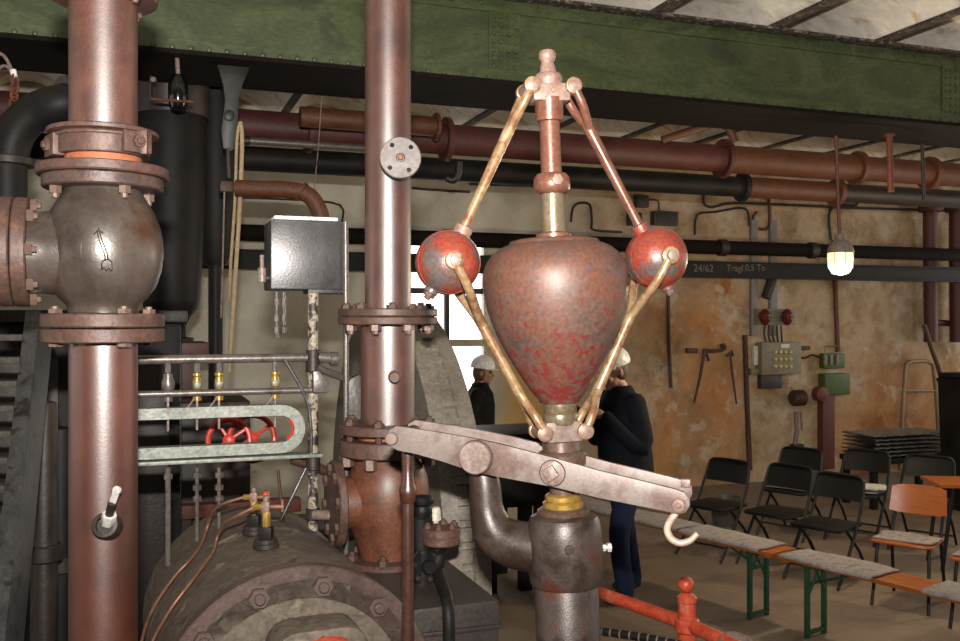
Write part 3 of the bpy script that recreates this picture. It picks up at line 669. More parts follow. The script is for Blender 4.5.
mb = MB(); mb.lathe([(.12, 0), (.12, .03), (32.4 * s1, .03), (32.4 * s1, z1(341))], B1, 44); part('lower_pipe', mb, M_pipe2, r1)
# branch to the left
bc = Vector((c1.x, c1.y, z1(254))); bd_ = -U
mb = MB(); mb.lathe([(44 * s1, 25 * s1), (41 * s1, 48 * s1), (40 * s1, 54 * s1), (40 * s1, 66 * s1)], frame(bc, bd_), 44); part('branch_neck', mb, M_valve, r1, 60)
for a, b in ((66, 79), (80, 92)):
    mb = MB(); mb.lathe([(38 * s1, a * s1), (52 * s1, a * s1), (53 * s1, (a + 1.2) * s1), (53 * s1, (b - 1.2) * s1), (52 * s1, b * s1), (38 * s1, b * s1)], frame(bc, bd_), 56); part('branch_flange', mb, M_flange, r1)
ring_bolts(r1, bc + bd_ * 66 * s1, -bd_, 46 * s1, 8, .0155, .024, M_bolt, off=.0, xh=Z)
mb = MB(); mb.cyl(bc + bd_ * 92 * s1, bc + bd_ * 300 * s1, 33 * s1, 40); part('branch_pipe', mb, M_pipe, r1)
# cast arrow and cast mark on the globe
def on_body(px, py, lift=.0):
    r = Vector(((px - 480) / F, 1, -(py - 320.5) / F)); prof = [(57.2, 254), (56.6, 240), (54, 227), (55, 271), (48.5, 212.5), (50, 286)]
    rr = 57.3 - max(0, abs(py - 252) - 4) ** 2 * .0055
    rr = rr * s1 + lift; o = Vector((0, 0, EYE)); a = r.x ** 2 + r.y ** 2; bb = -2 * (r.x * c1.x + r.y * c1.y); cc = c1.x ** 2 + c1.y ** 2 - rr ** 2
    t = (-bb - math.sqrt(bb * bb - 4 * a * cc)) / (2 * a); return o + r * t
mb = MB()
for pl_ in ([(105.5, 261), (104.5, 254), (101, 245), (98, 236), (97.5, 230)], [(108, 260), (107, 253), (103.5, 244), (100.5, 236), (99.8, 231)],
            [(93.5, 234.5), (98, 231), (98.6, 227.5), (99.6, 231), (103.5, 233.5)], [(101.5, 270), (102, 262), (105, 259.5), (109, 259.5), (112, 262), (112.5, 270)],
            [(101.5, 270), (104, 267.5), (106, 271), (108.5, 268), (110.5, 271), (112.5, 269)]):
    mb.tube([on_body(x, y, .0005) for x, y in pl_], .0016, 6)
part('cast_arrow', mb, M_dark, r1, 60)
mb = MB(); q = on_body(76.5, 248.5, 0); nrm = (q - Vector((c1.x, c1.y, q.z))).normalized(); mb.box(frame(q, nrm, Z), .046, .022, .004, .001); part('cast_mark', mb, M_valve, r1)
# drain cock on the lower pipe
dq = Vector((c1.x, c1.y, 0)) + Vector((.0, -32 * s1, 0)); dz = z1(525); dq = P(107, 526, 2.322)
dd = Vector((.1, -1, .35)).normalized()
ck = root('drain_cock', 'small chrome drain cock screwed into the lower left riser pipe', 'valve', T(dq))
mb = MB(); mb.lathe([(.034, -.02), (.034, .012), (.030, .02), (.022, .021), (.022, .004), (0, .004)], frame(dq, dd), 28); part('boss', mb, M_dark, ck)
up = Vector((.36, -.55, .76)).normalized()
mb = MB(); mb.prism([(.018 * math.cos(pi / 3 * i), .018 * math.sin(pi / 3 * i)) for i in range(6)], frame(dq + up * .012, up), .034, .001); part('nut', mb, M_bright, ck)
mb = MB(); mb.cyl(dq + up * .035, dq + up * .09, .0105, 14); part('stem', mb, M_dark, ck)
u2 = Vector((.42, -.35, .84)).normalized(); b0 = dq + up * .082
mb = MB(); mb.box(frame(b0 + u2 * .02, u2, Vector((1, 0, 0))), .017, .005, .05, .002); mb.lathe([(.0105, -.003), (.0105, .003)], frame(b0 + u2 * .045, Vector((-.2, -1, .1))), 16); part('handle', mb, M_bright, ck)

# ------------------------------------------------------------------ second riser pipe on the valve chest
D2 = 3.0; s2 = D2 / F; c2 = P(388, 320.5, D2); z2 = lambda py: EYE - (py - 320.5) * s2
CH_Z = z2(562)
B2 = T((c2.x, c2.y, CH_Z))
r2 = root('steam_inlet_pipe', 'brown steam inlet pipe with blanked stub and bulbous lower valve in the centre', 'pipe', B2)
def l2_(name, prof, m, n=44, ang=35, label=None):
    mb = MB(); mb.lathe([(r * s2, z2(y)) for r, y in prof], T((c2.x, c2.y, 0)), n); return part(name, mb, m, r2, ang, label)
l2_('upper_pipe', [(23, 312), (22.8, -160)], M_pipe)
l2_('joint_flange', [(24, 316.6), (48.5, 316.6), (49.4, 315.5), (49.4, 310), (48.5, 309), (24, 308.5)], M_dflange, 52)
l2_('joint_flange', [(24, 324.5), (48.5, 324.5), (49.4, 323.5), (49.4, 318), (48.5, 317), (24, 317)], M_flange, 52)
ring_bolts(r2, (c2.x, c2.y, z2(309)), Z, 41 * s2, 8, .019, .018, M_flange, off=.2)
ring_bolts(r2, (c2.x, c2.y, z2(324.5)), -Z, 41 * s2, 8, .019, .03, M_bolt, off=.2)
l2_('lower_pipe', [(27, 424), (27, 322)], M_pipe)
q = P(395, 377, D2 - .085); mb = MB(); mb.lathe([(.022, -.02), (.022, .004), (.017, .006), (.017, .028), (.015, .031), (0, .031)], frame(q, Vector((.05, -1, 0))), 20); part('plug', mb, M_flange, r2)
l2_('valve_cover', [(24, 432), (48, 432), (49, 431), (49, 424), (48, 423), (26, 422.5)], M_flange, 52)
l2_('valve_flange', [(24, 454), (47, 454), (48.5, 452.5), (48.5, 440), (47.5, 438.5), (24, 438)], M_flange, 52)
l2_('gasket_neck', [(30, 440), (30, 430)], M_orange_rust, 40)
ring_bolts(r2, (c2.x, c2.y, z2(423)), Z, 41 * s2, 7, .019, .02, M_flange, off=.1)
ring_bolts(r2, (c2.x, c2.y, z2(454)), -Z, 41 * s2, 7, .022, .045, M_bolt, off=.1, kind='flat')
mb = MB()
for i in range(7):
    a = .1 + 2 * pi * i / 7; q = Vector((c2.x + 41 * s2 * math.cos(a), c2.y + 41 * s2 * math.sin(a), 0)); mb.cyl(q + Z * z2(440), q + Z * z2(430), .011, 8)
part('studs', mb, M_tool, r2)
l2_('valve_bulb', [(29, 556), (30, 549), (34, 536), (38.5, 520), (41, 504), (41.3, 490), (39.5, 476), (35, 464), (31, 457), (30, 453)], M_bulbrust, 52, 60)
l2_('base_flange', [(30, 572), (44, 572), (45, 570), (45, 558), (43, 556), (30, 555)], M_flange, 48)
ring_bolts(r2, (c2.x, c2.y, z2(556)), Z, 38 * s2, 6, .018, .028, M_flange, off=-.55)
bq = Vector((c2.x, c2.y, z2(500)))
mb = MB(); mb.cyl(bq - U * .07, bq - U * .16, .082, 36); part('side_neck', mb, M_bulbrust, r2)
mb = MB(); mb.lathe([(.05, .155), (.132, .155), (.136, .159), (.136, .178), (.132, .182), (.0, .182)], frame(bq, -U), 48); part('side_flange', mb, M_flange, r2)
ring_bolts(r2, bq - U * .182, -U, .108, 8, .02, .014, M_flange, off=.2, xh=Z, kind='flat')
# blank flange on its stub
sq = P(400.5, 157.5, D2 - .16); sdir = Vector((.12, -1, 0)).normalized()
mb = MB(); mb.cyl(Vector((c2.x + .012, c2.y - .02, sq.z)), sq - sdir * .012, .042, 24); part('stub', mb, M_pipe, r2)
mb = MB(); mb.lathe([(.04, -.022), (.061, -.022), (.0635, -.019), (.0635, -.003), (.061, 0), (.014, 0), (.011, -.004), (0, -.004)], frame(sq, sdir, Z), 44)
bf = part('blank_flange', mb, mat('grey_blank_flange', [(90, 80, 77), (114, 104, 100), (98, 78, 68)], 12, .5, .1, .15), r2, label='grey round blank flange with four bolt holes')
fm = frame(sq, sdir, Z)
for a in (.6, 2.35, 3.75, 5.5):
    mb = MB(); mb.lathe([(.0072, .0008), (.0072, -.001), (0, -.001)], fm @ T((.045 * math.cos(a), .045 * math.sin(a), 0)), 12); part('bolt_hole', mb, M_glass_black, bf)
mb = MB(); mb.lathe([(.009, -.003), (.006, .004), (0, .005)], fm, 12); part('centre_boss', mb, M_orange_rust, bf)

# ------------------------------------------------------------------ engine cylinder with cover and valve chest
AX = Vector((-math.sin(math.radians(22)), math.cos(math.radians(22)), 0)); ALx = Vector((AX.y, -AX.x, 0))
CC = P(300, 708, 2.35); CR = .352
en_ = root('engine_cylinder', 'greasy horizontal steam engine cylinder with bolted cover at lower left', 'engine cylinder', T((CC.x, CC.y, 0)))
CM = frame(CC, AX, ALx)
mb = MB(); mb.lathe([(CR - .03, .0), (CR - .012, .05), (CR - .006, .06), (CR - .014, .93), (CR - .02, .94), (CR - .04, .95), (0, .95)], CM, 72); part('lagging', mb, M_body, en_, 30)
mb = MB(); mb.lathe([(.33, .052), (.350, .05), (.356, .046), (.356, .004), (.352, 0), (.275, 0), (.27, .004), (.262, .02), (.2, .02), (.19, .01), (.0, .01)], CM, 80); part('cover', mb, M_cover, en_)
ring_bolts(en_, CC, -AX, .308, 12, .026, .03, M_cover, off=math.radians(19.5), xh=ALx)
mb = MB(); mb.tube([CM @ Vector((.359 * math.cos(a), .359 * math.sin(a), .075)) for a in [math.radians(18 + 4 * i) for i in range(36)]], .0025, 6); part('lagging_strap', mb, M_dark, en_)
mb = MB(); mb.tube([CM @ Vector((.353 * math.cos(a), .353 * math.sin(a), .5)) for a in [math.radians(4 * i) for i in range(46)]], .003, 6); part('lagging_strap', mb, M_dark, en_)
# gland box on the cover
Mg = frame(CC - AX * .0, -AX, ALx)
def rr_poly(w, h, r, n=5):
    o = []
    for cx, cy, a0 in ((w / 2 - r, h / 2 - r, 0), (-w / 2 + r, h / 2 - r, 90), (-w / 2 + r, -h / 2 + r, 180), (w / 2 - r, -h / 2 + r, 270)):
        for i in range(n + 1): a = math.radians(a0 + 90 * i / n); o.append((cx + r * math.cos(a), cy + r * math.sin(a)))
    return o
mb = MB(); mb.prism(rr_poly(.235, .42, .06), Mg @ T((.03, .02, -.02)), .14, .008); part('gland_box', mb, M_body, en_)
# rag
random.seed(3); mb = MB()
mb.sphere(CC - AX * .1 + ALx * .045 + Z * .195, .05, 16, None, (1.1, .9, .42))
mb.v = [v + Vector((random.uniform(-1, 1), random.uniform(-1, 1), random.uniform(-1, 1))) * .006 for v in mb.v]
solo('red_rag', mb, mat('orange_red_cloth', [(150, 50, 28), (186, 76, 46)], 12, .85, 0, .5), 'crumpled orange red rag lying on the gland of the cylinder cover', 'rag', None, 60, T(CC - AX * .1 + ALx * .045 + Z * .19))
# bed below
mb = MB(); mb.box(T((CC.x, CC.y, .3)) @ RZ(math.radians(22)) @ T((0, .5, 0)), .5, .8, .6, .02); part('foot', mb, M_dark, en_)
def cyl_hit(px, py, lift=0.0):
    r = Vector(((px - 480) / F, 1, -(py - 320.5) / F)); o = Vector((0, 0, EYE)); ra = r - AX * r.dot(AX); oa = (o - CC) - AX * (o - CC).dot(AX)
    R_ = CR + lift; a = ra.dot(ra); b = 2 * ra.dot(oa); c = oa.dot(oa) - R_ * R_; ds = b * b - 4 * a * c
    t = (-b - math.sqrt(max(ds, 0))) / (2 * a); return o + r * t
# chest right of the cylinder
cc0 = P(500, 600, 2.58); CH_Z = cc0.z
mb = MB(); mb.box(T((cc0.x, cc0.y, 0)) @ RZ(TH) @ T((-.17, .42, CH_Z - .33)), .34, .84, .66, .012)
ch = part('valve_chest', mb, M_chest, en_, label='black cast iron valve chest beside the cylinder')
mb = MB(); mb.box(T((cc0.x, cc0.y, 0)) @ RZ(TH) @ T((-.19, .42, (CH_Z - .66) / 2)), .28, .74, CH_Z - .66, .01); part('chest_foot', mb, M_dark, en_)
mb = MB(); mb.box(T((cc0.x, cc0.y, 0)) @ RZ(TH) @ T((-.17, .42, CH_Z - .07)), .36, .86, .012, .003); part('chest_ledge', mb, M_chest, ch)
# oil fittings on top of the lagging with copper feed tubes
def fitting(pxb, pyb, sc, nm, label, red):
    b = cyl_hit(pxb, pyb, -.004); n = (b - CC); n = (n - AX * n.dot(AX)).normalized(); n = (n * .3 + Z * .7).normalized()
    f = root(nm, label, 'valve', T(b)); k = sc
    mb = MB(); mb.lathe([(.036 * k, 0), (.036 * k, .012 * k), (.030 * k, .014 * k), (.030 * k, .024 * k), (.02 * k, .026 * k)], frame(b, n), 24); part('base_flange', mb, M_dark, f)
    mb = MB(); mb.box(T(b + Z * .040 * k), .036 * k, .036 * k, .034 * k, .004); part('square_body', mb, M_black, f)
    mb = MB(); mb.prism([(.0125 * k * math.cos(pi / 3 * i), .0125 * k * math.sin(pi / 3 * i)) for i in range(6)], T(b + Z * .056 * k), .042 * k, .001); part('brass_column', mb, M_brass, f)
    hc = b + Z * .112 * k
    mb = MB(); mb.box(T(hc), .022 * k, .022 * k, .03 * k, .003); mb.cyl(hc + Z * .012, hc + Z * .03 * k, .008 * k, 12); part('valve_block', mb, M_pink, f)
    mb = MB(); mb.cyl(hc + X * .008, hc + X * .05 * k, .006 * k, 10); mb.cyl(hc + X * .045 * k - Z * .014 * k, hc + X * .045 * k + Z * .02 * k, .004 * k, 8); part('tap', mb, M_copperpipe, f)
    mb = MB(); mb.cyl(hc - X * .009, hc - X * .032 * k, .009 * k, 6); part('union_nut', mb, M_brass, f)
    if red: mb = MB(); mb.sphere(hc + X * .024 * k - Z * .002 * k + Y * .05, .012 * k, 12); part('red_knob', mb, M_redw, f)
    return hc - X * .03 * k
h2 = fitting(266, 547, 1.0, 'oil_fitting', 'front brass oil fitting with copper tube on top of the cylinder', False)
h1 = fitting(254, 533, .95, 'oil_fitting', 'rear brass oil fitting with red knob on top of the cylinder', True)
t1 = [(224, 503.5), (213, 512), (207, 528), (201, 545), (190, 560), (175, 576), (154, 607), (142, 640)]
t2 = [(238, 515.5), (224, 524), (217, 538), (213, 552), (195, 577), (172, 607), (153, 640), (149, 655)]
for hh, tt, lb in ((h1, t1, 'copper oil tube from the rear fitting, the upper of two over the cylinder'), (h2, t2, 'copper oil tube from the front fitting, the lower of two over the cylinder')):
    pts = [hh]
    d0 = hh.y
    for i, (x, y) in enumerate(tt):
        c = cyl_hit(x, y, .008); f_ = P(x, y, d0 + .0); w = min(1, max(0, (i - .5) / 2.5)); pts.append(f_.lerp(c, w))
    e = pts[-1]; pts.append(Vector((e.x - .02, e.y, e.z - .15)))
    solo('oil_tube', MB().tube(spline(pts, 5), .0048, 8), M_copperpipe, lb, 'tube', 'copper oil tubes', 60, T(hh))
# angle valve on the chest
av = root('angle_valve', 'small dark angle valve with bolted round cover on the valve chest', 'valve', T(P(424, 575, 2.78)))
ad = 2.74
def AVp(px, py, dd_=0): return P(px, py, ad + dd_)
mb = MB(); mb.cyl(AVp(421, 585, .0), AVp(421, 516), .034, 20, ch=.004); part('body', mb, M_black, av)
mb = MB(); mb.lathe([(.02, -.0), (.026, .003), (.03, .02), (.03, .03), (.026, .04), (.034, .046), (.036, .056), (.03, .066), (.012, .07), (0, .07)], T(AVp(422, 519)), 14); part('cap', mb, M_black, av)
fd = Vector((.55, -.84, 0)).normalized()
mb = MB(); mb.lathe([(.054, -.02), (.056, 0), (.056, .012), (.052, .016), (.02, .017), (.022, .03), (.018, .04), (0, .041)], frame(AVp(424, 565, -.01), fd), 30); part('side_flange', mb, M_black, av)
ring_bolts(av, AVp(424, 565, -.01) + fd * .015, fd, .042, 6, .008, .006, M_dark, off=.3, xh=Z, kind='round')
fz = AVp(441, 535, -.02)
mb = MB(); mb.lathe([(.03, -.026), (.052, -.026), (.055, -.022), (.055, -.005), (.053, -.003), (.053, .0), (.057, .002), (.057, .02), (.054, .023), (.0, .024)], T(fz), 36); part('bolted_cover', mb, M_flange, av)
ring_bolts(av, fz + Z * .023, Z, .041, 6, .011, .016, M_flange, off=.4)
mb = MB(); mb.tube(spline([fz - Z * .02, AVp(441, 552), AVp(437, 562), AVp(438, 573), AVp(443, 587, -.1), AVp(448, 606, -.24), AVp(449, 660, -.25), AVp(449, 720, -.25)], 4), resample([.02, .019, .021, .02, .0175, .0165, .0165, .0165], 4), 14); part('bent_pipe', mb, M_black, av, 60)
mb = MB(); mb.cyl(AVp(421, 535, 0), AVp(440, 549, -.01), .02, 14); part('link', mb, M_black, av)
mb = MB(); mb.lathe([(.02, 0), (.017, .035), (.013, .04), (0, .04)], T(P(435, 520, 2.9)), 16); mb.cyl(P(435, 520, 2.9), P(435, 556, 2.9), .012, 10); part('pale_plug', mb, M_frame, av)

# ------------------------------------------------------------------ oil manifold: post, lubricator box, rails, drip feeds, slotted link
OD = 3.05; so = OD / F; op = P(313, 430, OD)
def OP(px, py, off=0.0): return hit(px, py, op - V * off, V)
post = root('pipe_post', 'vertical post with peeling white paint under the lubricator box', 'post', T(OP(313, 560)))
mb = MB(); mb.lathe([(.017, .0), (.0175, EYE - (293 - 320.5) * so)], T((op.x, op.y, 0)), 18); part('shaft', mb, M_white_paint, post)
for y0, y1 in ((350, 372), (456, 470), (508, 520)): mb = MB(); mb.cyl(P(313, y0, OD), P(313, y1, OD), .024, 18, ch=.003); part('clamp', mb, M_dark, post)
lub = root('lubricator_box', 'scuffed black steel lubricator box with white lid on the post', 'box', T(OP(308, 289)) @ RZ(TH))
bl, br_ = OP(271, 289), OP(346, 222); bw = (br_ - bl).dot(U); bh = br_.z - bl.z; bcn = bl + U * bw / 2 + Z * bh / 2 + V * .09
mb = MB(); mb.box(T(bcn) @ HALL, bw, .18, bh, .004); part('box_body', mb, M_gunmetal, lub, 30)
mb = MB(); mb.box(T(bcn + Z * (bh / 2 + .006) + V * -.004 - U * .01) @ HALL, bw - .04, .2, .011, .002); part('lid', mb, M_whitetop, lub, 30)
mb = MB(); mb.box(T(OP(325, 291, -.06)) @ HALL, .13, .1, .02, .003); part('bracket', mb, M_dark, lub)
mb = MB(); mb.cyl(OP(262, 282, -.05), OP(262, 268, -.05), .014, 14); mb.cyl(OP(262, 268, -.05), OP(262, 255, -.05), .007, 10); part('side_cock', mb, M_steel, lub)
mb = MB(); mb.cyl(OP(262, 278, -.05), OP(272, 278, -.05), .011, 12); part('side_stub', mb, M_dark, lub)
for px in (277, 284):
    mb = MB(); mb.cyl(OP(px, 292), OP(px, 338 if px == 277 else 325), .006, 10)
    for yy in (302, 318, 330): mb.cyl(OP(px, yy - 3), OP(px, yy + 3), .012 if px == 277 else .009, 6)
    part('feed_pipe', mb, M_rail, lub)
mb = MB(); mb.tube([OP(345.5, 222, .02), OP(346, 330, .02), OP(346, 470, .02), OP(346, 560, .02)], .0095, 10); solo('thin_conduit', mb, M_rail, 'thin vertical steel conduit running down beside the lubricator box', 'conduit', None, 60, T(OP(346, 560, .02)))
man = root('oil_manifold', 'horizontal oil manifold rails with brass drip feeds across the left machinery', 'manifold', T(OP(230, 360)) @ RZ(TH))
def railz(py): return OP(313, py).z
def rail(py, x0, x1, r, nm, off=.0, m=M_rail):
    a = hit(x0, py, op - V * off, V); b = hit(x1, py, op - V * off, V); a.z = b.z = EYE - (py - 320.5) * so
    mb = MB(); mb.cyl(a, b, r, 14); return part(nm, mb, m, man)
rail(357.5, 100, 312, .0145, 'feed_rail', .0); rail(389.5, 100, 326, .0105, 'guide_rail', .02)
mb = MB(); mb.cyl(OP(316, 357), OP(337, 359), .018, 14, ch=.003); mb.cyl(OP(330, 359), OP(338, 359), .024, 14, ch=.003); part('rail_end', mb, M_rail, man)
mb = MB(); mb.prism([(-.02, -.02), (.03, -.02), (.03, .01), (.0, .05), (-.02, .05)], frame(OP(318, 386, .03), -V, U), .03, .004); part('rail_bracket', mb, M_rail, man)
def drip(px, brass, big):
    rz = EYE - (357.5 - 320.5) * so; b = OP(px, 370); b.z = rz - .012
    d_ = root('drip', None, None, T(b)) if False else None
    mb = MB(); mb.cyl(b, b - Z * .03, .009, 10); o = part('drip_feed', mb, M_rail, man)
    mb = MB(); r = .02 if big else .0145
    mb.lathe([(.008, -.03), (.014, -.032), (.014, -.04), (r * .7, -.043), (r, -.06), (r, -.075), (r * .7, -.09), (.008, -.092), (.008, -.1), (.014, -.102), (.014, -.118), (.006, -.12)][::-1], T(b), 16); part('drip_body', mb, M_brass if brass else M_rail, o)
    mb = MB(); mb.cyl(b - Z * .118, b - Z * .21, .0042, 8); part('drip_tube', mb, M_steel, o)
    if not big:
        mb = MB(); mb.lathe([(.0105, 0), (.0105, .004), (.009, .005), (0, .005)], frame(b - Z * .067 - V * .0135, -V), 16); part('sight_glass', mb, M_slot, o)
        mb = MB(); mb.cyl(b - Z * .1 - V * .012, b - Z * .14 - V * .012 - U * .03, .003, 6); part('lever', mb, M_steel, o)
for px, br1, bg in ((168, False, True), (197, True, False), (219, True, False), (275, True, False)): drip(px, br1, bg)
# slotted link
sl = root('slotted_link', 'grey green cast link with a long rounded slot between the rails', 'machine link', T(OP(305, 430)) @ RZ(TH))
Ms = frame(op - V * .03, -V, U)
def s2d(px, py): q = Ms.inverted() @ hit(px, py, op - V * .03, V); return (q.x, q.y)
zc_, xr, R_o, R_i = s2d(281, 429)[1], s2d(281, 429)[0], .0775, .043
xl = xr - .47; n = 16; vs_, fs = [], []
for z_, R_ in ((0, R_o), (0, R_i), (-.045, R_o), (-.045, R_i)):
    ring = [(xr + R_ * math.sin(pi * i / n), zc_ + R_ * math.cos(pi * i / n), z_) for i in range(n + 1)] + [(xl - R_ * math.sin(pi * i / n), zc_ - R_ * math.cos(pi * i / n), z_) for i in range(n + 1)]
    vs_ += ring
m_ = 2 * (n + 1)
for i in range(m_):
    j = (i + 1) % m_; fs += [[i, j, m_ + j, m_ + i], [2 * m_ + i, 3 * m_ + i, 3 * m_ + j, 2 * m_ + j], [i, 2 * m_ + i, 2 * m_ + j, j], [m_ + i, m_ + j, 3 * m_ + j, 3 * m_ + i]]
mb = MB(); mb.add(vs_, fs, Ms); part('link_frame', mb, M_slot, sl)
mb = MB(); mb.tube([Ms @ Vector((xr + (R_i - .003) * math.sin(t), zc_ + (R_i - .003) * math.cos(t), -.012)) for t in [.7 + 1.9 * i / 12 for i in range(13)]], .0045, 6); part('red_lining', mb, M_redw, sl)
mb = MB(); mb.prism([(xl, zc_ - .094), (xr + .13, zc_ - .094), (xr + .13, zc_ - .083), (xl, zc_ - .083)], Ms @ T((0, 0, -.05)), .07, .002); part('ledge_plate', mb, M_slot, sl)
for px in (168, 197, 219):
    b = hit(px, 469, op - V * .0, V)
    mb = MB(); mb.cyl(b + Z * .005, b - Z * (.26 if px != 168 else .3), .006 if px != 168 else .0085, 10)
    for dz_ in ((.015,) if px == 168 else (.01, .05, .085)): mb.prism([(.014 * math.cos(pi / 3 * i), .014 * math.sin(pi / 3 * i)) for i in range(6)], T(b - Z * (dz_ + .016)), .016)
    part('drain_tube', mb, M_rail, sl)
# diagonal pipes right of the link
def pipe_solo(name, pts, r, m, label, cat='pipe', n=10, sp=5, group=None):
    pts = [Vector(p) for p in pts]; return solo(name, MB().tube(spline(pts, sp) if len(pts) > 2 else pts, r, n), m, label, cat, group, 60, T(pts[0]))
pipe_solo('thin_pipe', [OP(285, 360, .03), OP(300, 386, .03), OP(308, 405, .03), OP(311, 430, .03), OP(311, 456, .03)], .0055, M_chrome, 'thin bright bent pipe curving past the slotted link', 'pipe')
pipe_solo('thin_pipe', [OP(306, 468, .0), OP(278, 526, .0)], .0055, M_chrome, 'thin bright straight pipe slanting down under the slotted link', 'pipe')
pipe_solo('stay_rod', [OP(318, 368, .02), OP(338, 376, -.02), OP(362, 384, -.06)], .0125, M_rail, 'grey stay rod from the white post to the inlet pipe', 'rod')
pipe_solo('stay_rod', [OP(292, 459, -.02), OP(315, 467, -.04), OP(338, 476, -.06)], .017, M_tool, 'brown stay rod below the slotted link near the valve flange', 'rod')
pipe_solo('thin_pipe', [OP(278, 470, 0), OP(281, 500, 0), OP(284, 522, 0)], .005, M_tool, 'thin rusty tube dropping from the slotted link to the cylinder', 'pipe')
pipe_solo('stub_pipe', [P(314, 515, 3.0), P(335, 515, 2.98), P(352, 514, 2.97)], .016, M_steel, 'short grey stub pipe entering the bulbous valve', 'pipe')
mb = MB(); mb.prism([(-.045, -.17), (.045, -.17), (.045, .1), (.03, .14), (0, .155), (-.03, .14), (-.045, .1)], frame(OP(357, 420, -.04), -V, U), .03, .004)
o = solo('bearing_plate', mb, M_chest, 'grey round topped bearing plate left of the inlet pipe', 'plate', None, 35, T(OP(357, 450, -.04)))
# handwheels behind the slot
for i, (px, py, rr, d_, lb) in enumerate(((229, 440, .075, 3.45, 'small red handwheel seen in the slot, the left one'), (252, 438, .085, 3.5, 'larger red handwheel seen in the slot, the right one'))):
    c = P(px, py, d_); hw = root('handwheel', lb, 'handwheel', T(c), 'red handwheels behind the slotted link'); Mh = frame(c, -V + Vector((.15 * (1 if i else -1), 0, .1)))
    mb = MB(); mb.torus(Mh, rr, .0105, 32, 10); part('rim', mb, M_redw, hw)
    mb = MB(); mb.lathe([(.02, -.02), (.022, -.01), (.022, .012), (.012, .018), (0, .018)], Mh, 16); part('hub', mb, M_redw, hw)
    for k in range(4):
        a = k * pi / 2 + .6; mb = MB(); mb.cyl(Mh @ Vector((.018 * math.cos(a), .018 * math.sin(a), 0)), Mh @ Vector((rr * math.cos(a), rr * math.sin(a), 0)), .007, 8); part('spoke', mb, M_redw, hw)
    mb = MB(); mb.cyl(c, c + V * .35, .012, 10); part('stem', mb, M_dark, hw)

# ------------------------------------------------------------------ flywheel
FR, FW, FZ = 1.0, .17, 1.02
fp = P(466, 540, 3.25); fc = Vector((fp.x, fp.y, FZ)) + V * .97
fwl = root('flywheel', 'large grey flywheel with square barring pockets in its rim behind the lever', 'flywheel', T((fc.x, fc.y, 0)) @ HALL)
FM = frame(fc, U, V)
bm = bmesh.new(); nseg = 84; cols = [-FW / 2, -.036, .036, FW / 2]
rows = []
for i in range(nseg):
    a = 2 * pi * i / nseg
    rows.append([bm.verts.new((FR * math.cos(a), FR * math.sin(a), z)) for z in cols] + [bm.verts.new(((FR - .16) * math.cos(a), (FR - .16) * math.sin(a), z)) for z in (FW / 2, -FW / 2)])
cells = []
for i in range(nseg):
    A, B_ = rows[i], rows[(i + 1) % nseg]
    for k in range(6):
        f = bm.faces.new((A[k], B_[k], B_[(k + 1) % 6], A[(k + 1) % 6]))
        if k == 1: cells.append(f)
bmesh.ops.recalc_face_normals(bm, faces=bm.faces)
r_ = bmesh.ops.inset_individual(bm, faces=cells, thickness=.015, depth=0.003); bmesh.ops.inset_individual(bm, faces=cells, thickness=.006, depth=-.012)
bm.verts.index_update(); mb = MB(); mb.add([v.co.copy() for v in bm.verts], [[v.index for v in f.verts] for f in bm.faces], FM); bm.free()
part('rim', mb, M_fly, fwl, 25)
mb = MB(); mb.lathe([(.14, -.14), (.15, -.12), (.15, .12), (.14, .14)], FM, 28); part('hub', mb, M_dark, fwl)
for k in range(6):
    a = k * pi / 3 + .3; mb = MB(); mb.cyl(FM @ Vector((.13 * math.cos(a), .13 * math.sin(a), 0)), FM @ Vector((.86 * math.cos(a), .86 * math.sin(a), 0)), .055, 12, .045); part('spoke', mb, M_dark, fwl)
mb = MB(); mb.cyl(fc - U * .6, fc + U * .35, .06, 20); part('shaft', mb, M_rail, fwl)
for uo in (-.5, .28):
    mb = MB(); mb.box(T(fc + U * uo + Z * (-FZ / 2 + .04)) @ HALL, .16, .3, FZ + .08, .015); part('bearing_pedestal', mb, M_dark, fwl)
# ------------------------------------------------------------------ machinery at the far left
# steel stair
sA = P(39, 312, 3.25); sB = P(8, 600, 2.62)
dS = (sB - sA).normalized(); sB = sA + dS * (sA.z / -dS.z); Ls = (sB - sA).length
st = root('steel_stair', 'steep grey steel stair with worn treads at the left edge', 'stair', T(sB))
side = -X
sn = dS.cross(side).normalized()
if sn.y > 0: sn = -sn
for k_, nm in ((0, 0), (1, 1)):
    c = (sA + sB) / 2 + side * (.02 + .62 * k_)
    Mx = Matrix((side, sn, dS)).transposed().to_4x4(); Mx.translation = c
    mb = MB(); mb.box(Mx, .05, .012, Ls, .002); mb.box(Mx @ T((-.022, -.06, 0)), .008, .12, Ls, .001); part('stringer', mb, M_stair, st)
nT = 26
for i in range(nT):
    q = sA + dS * (Ls * (i + .6) / nT) + side * .33 - sn * .07
    inst('tread', shared('stair_tread', M_tread, lambda m: m.box(Matrix.Identity(4), .56, .13, .022, .003)), T(q), st)
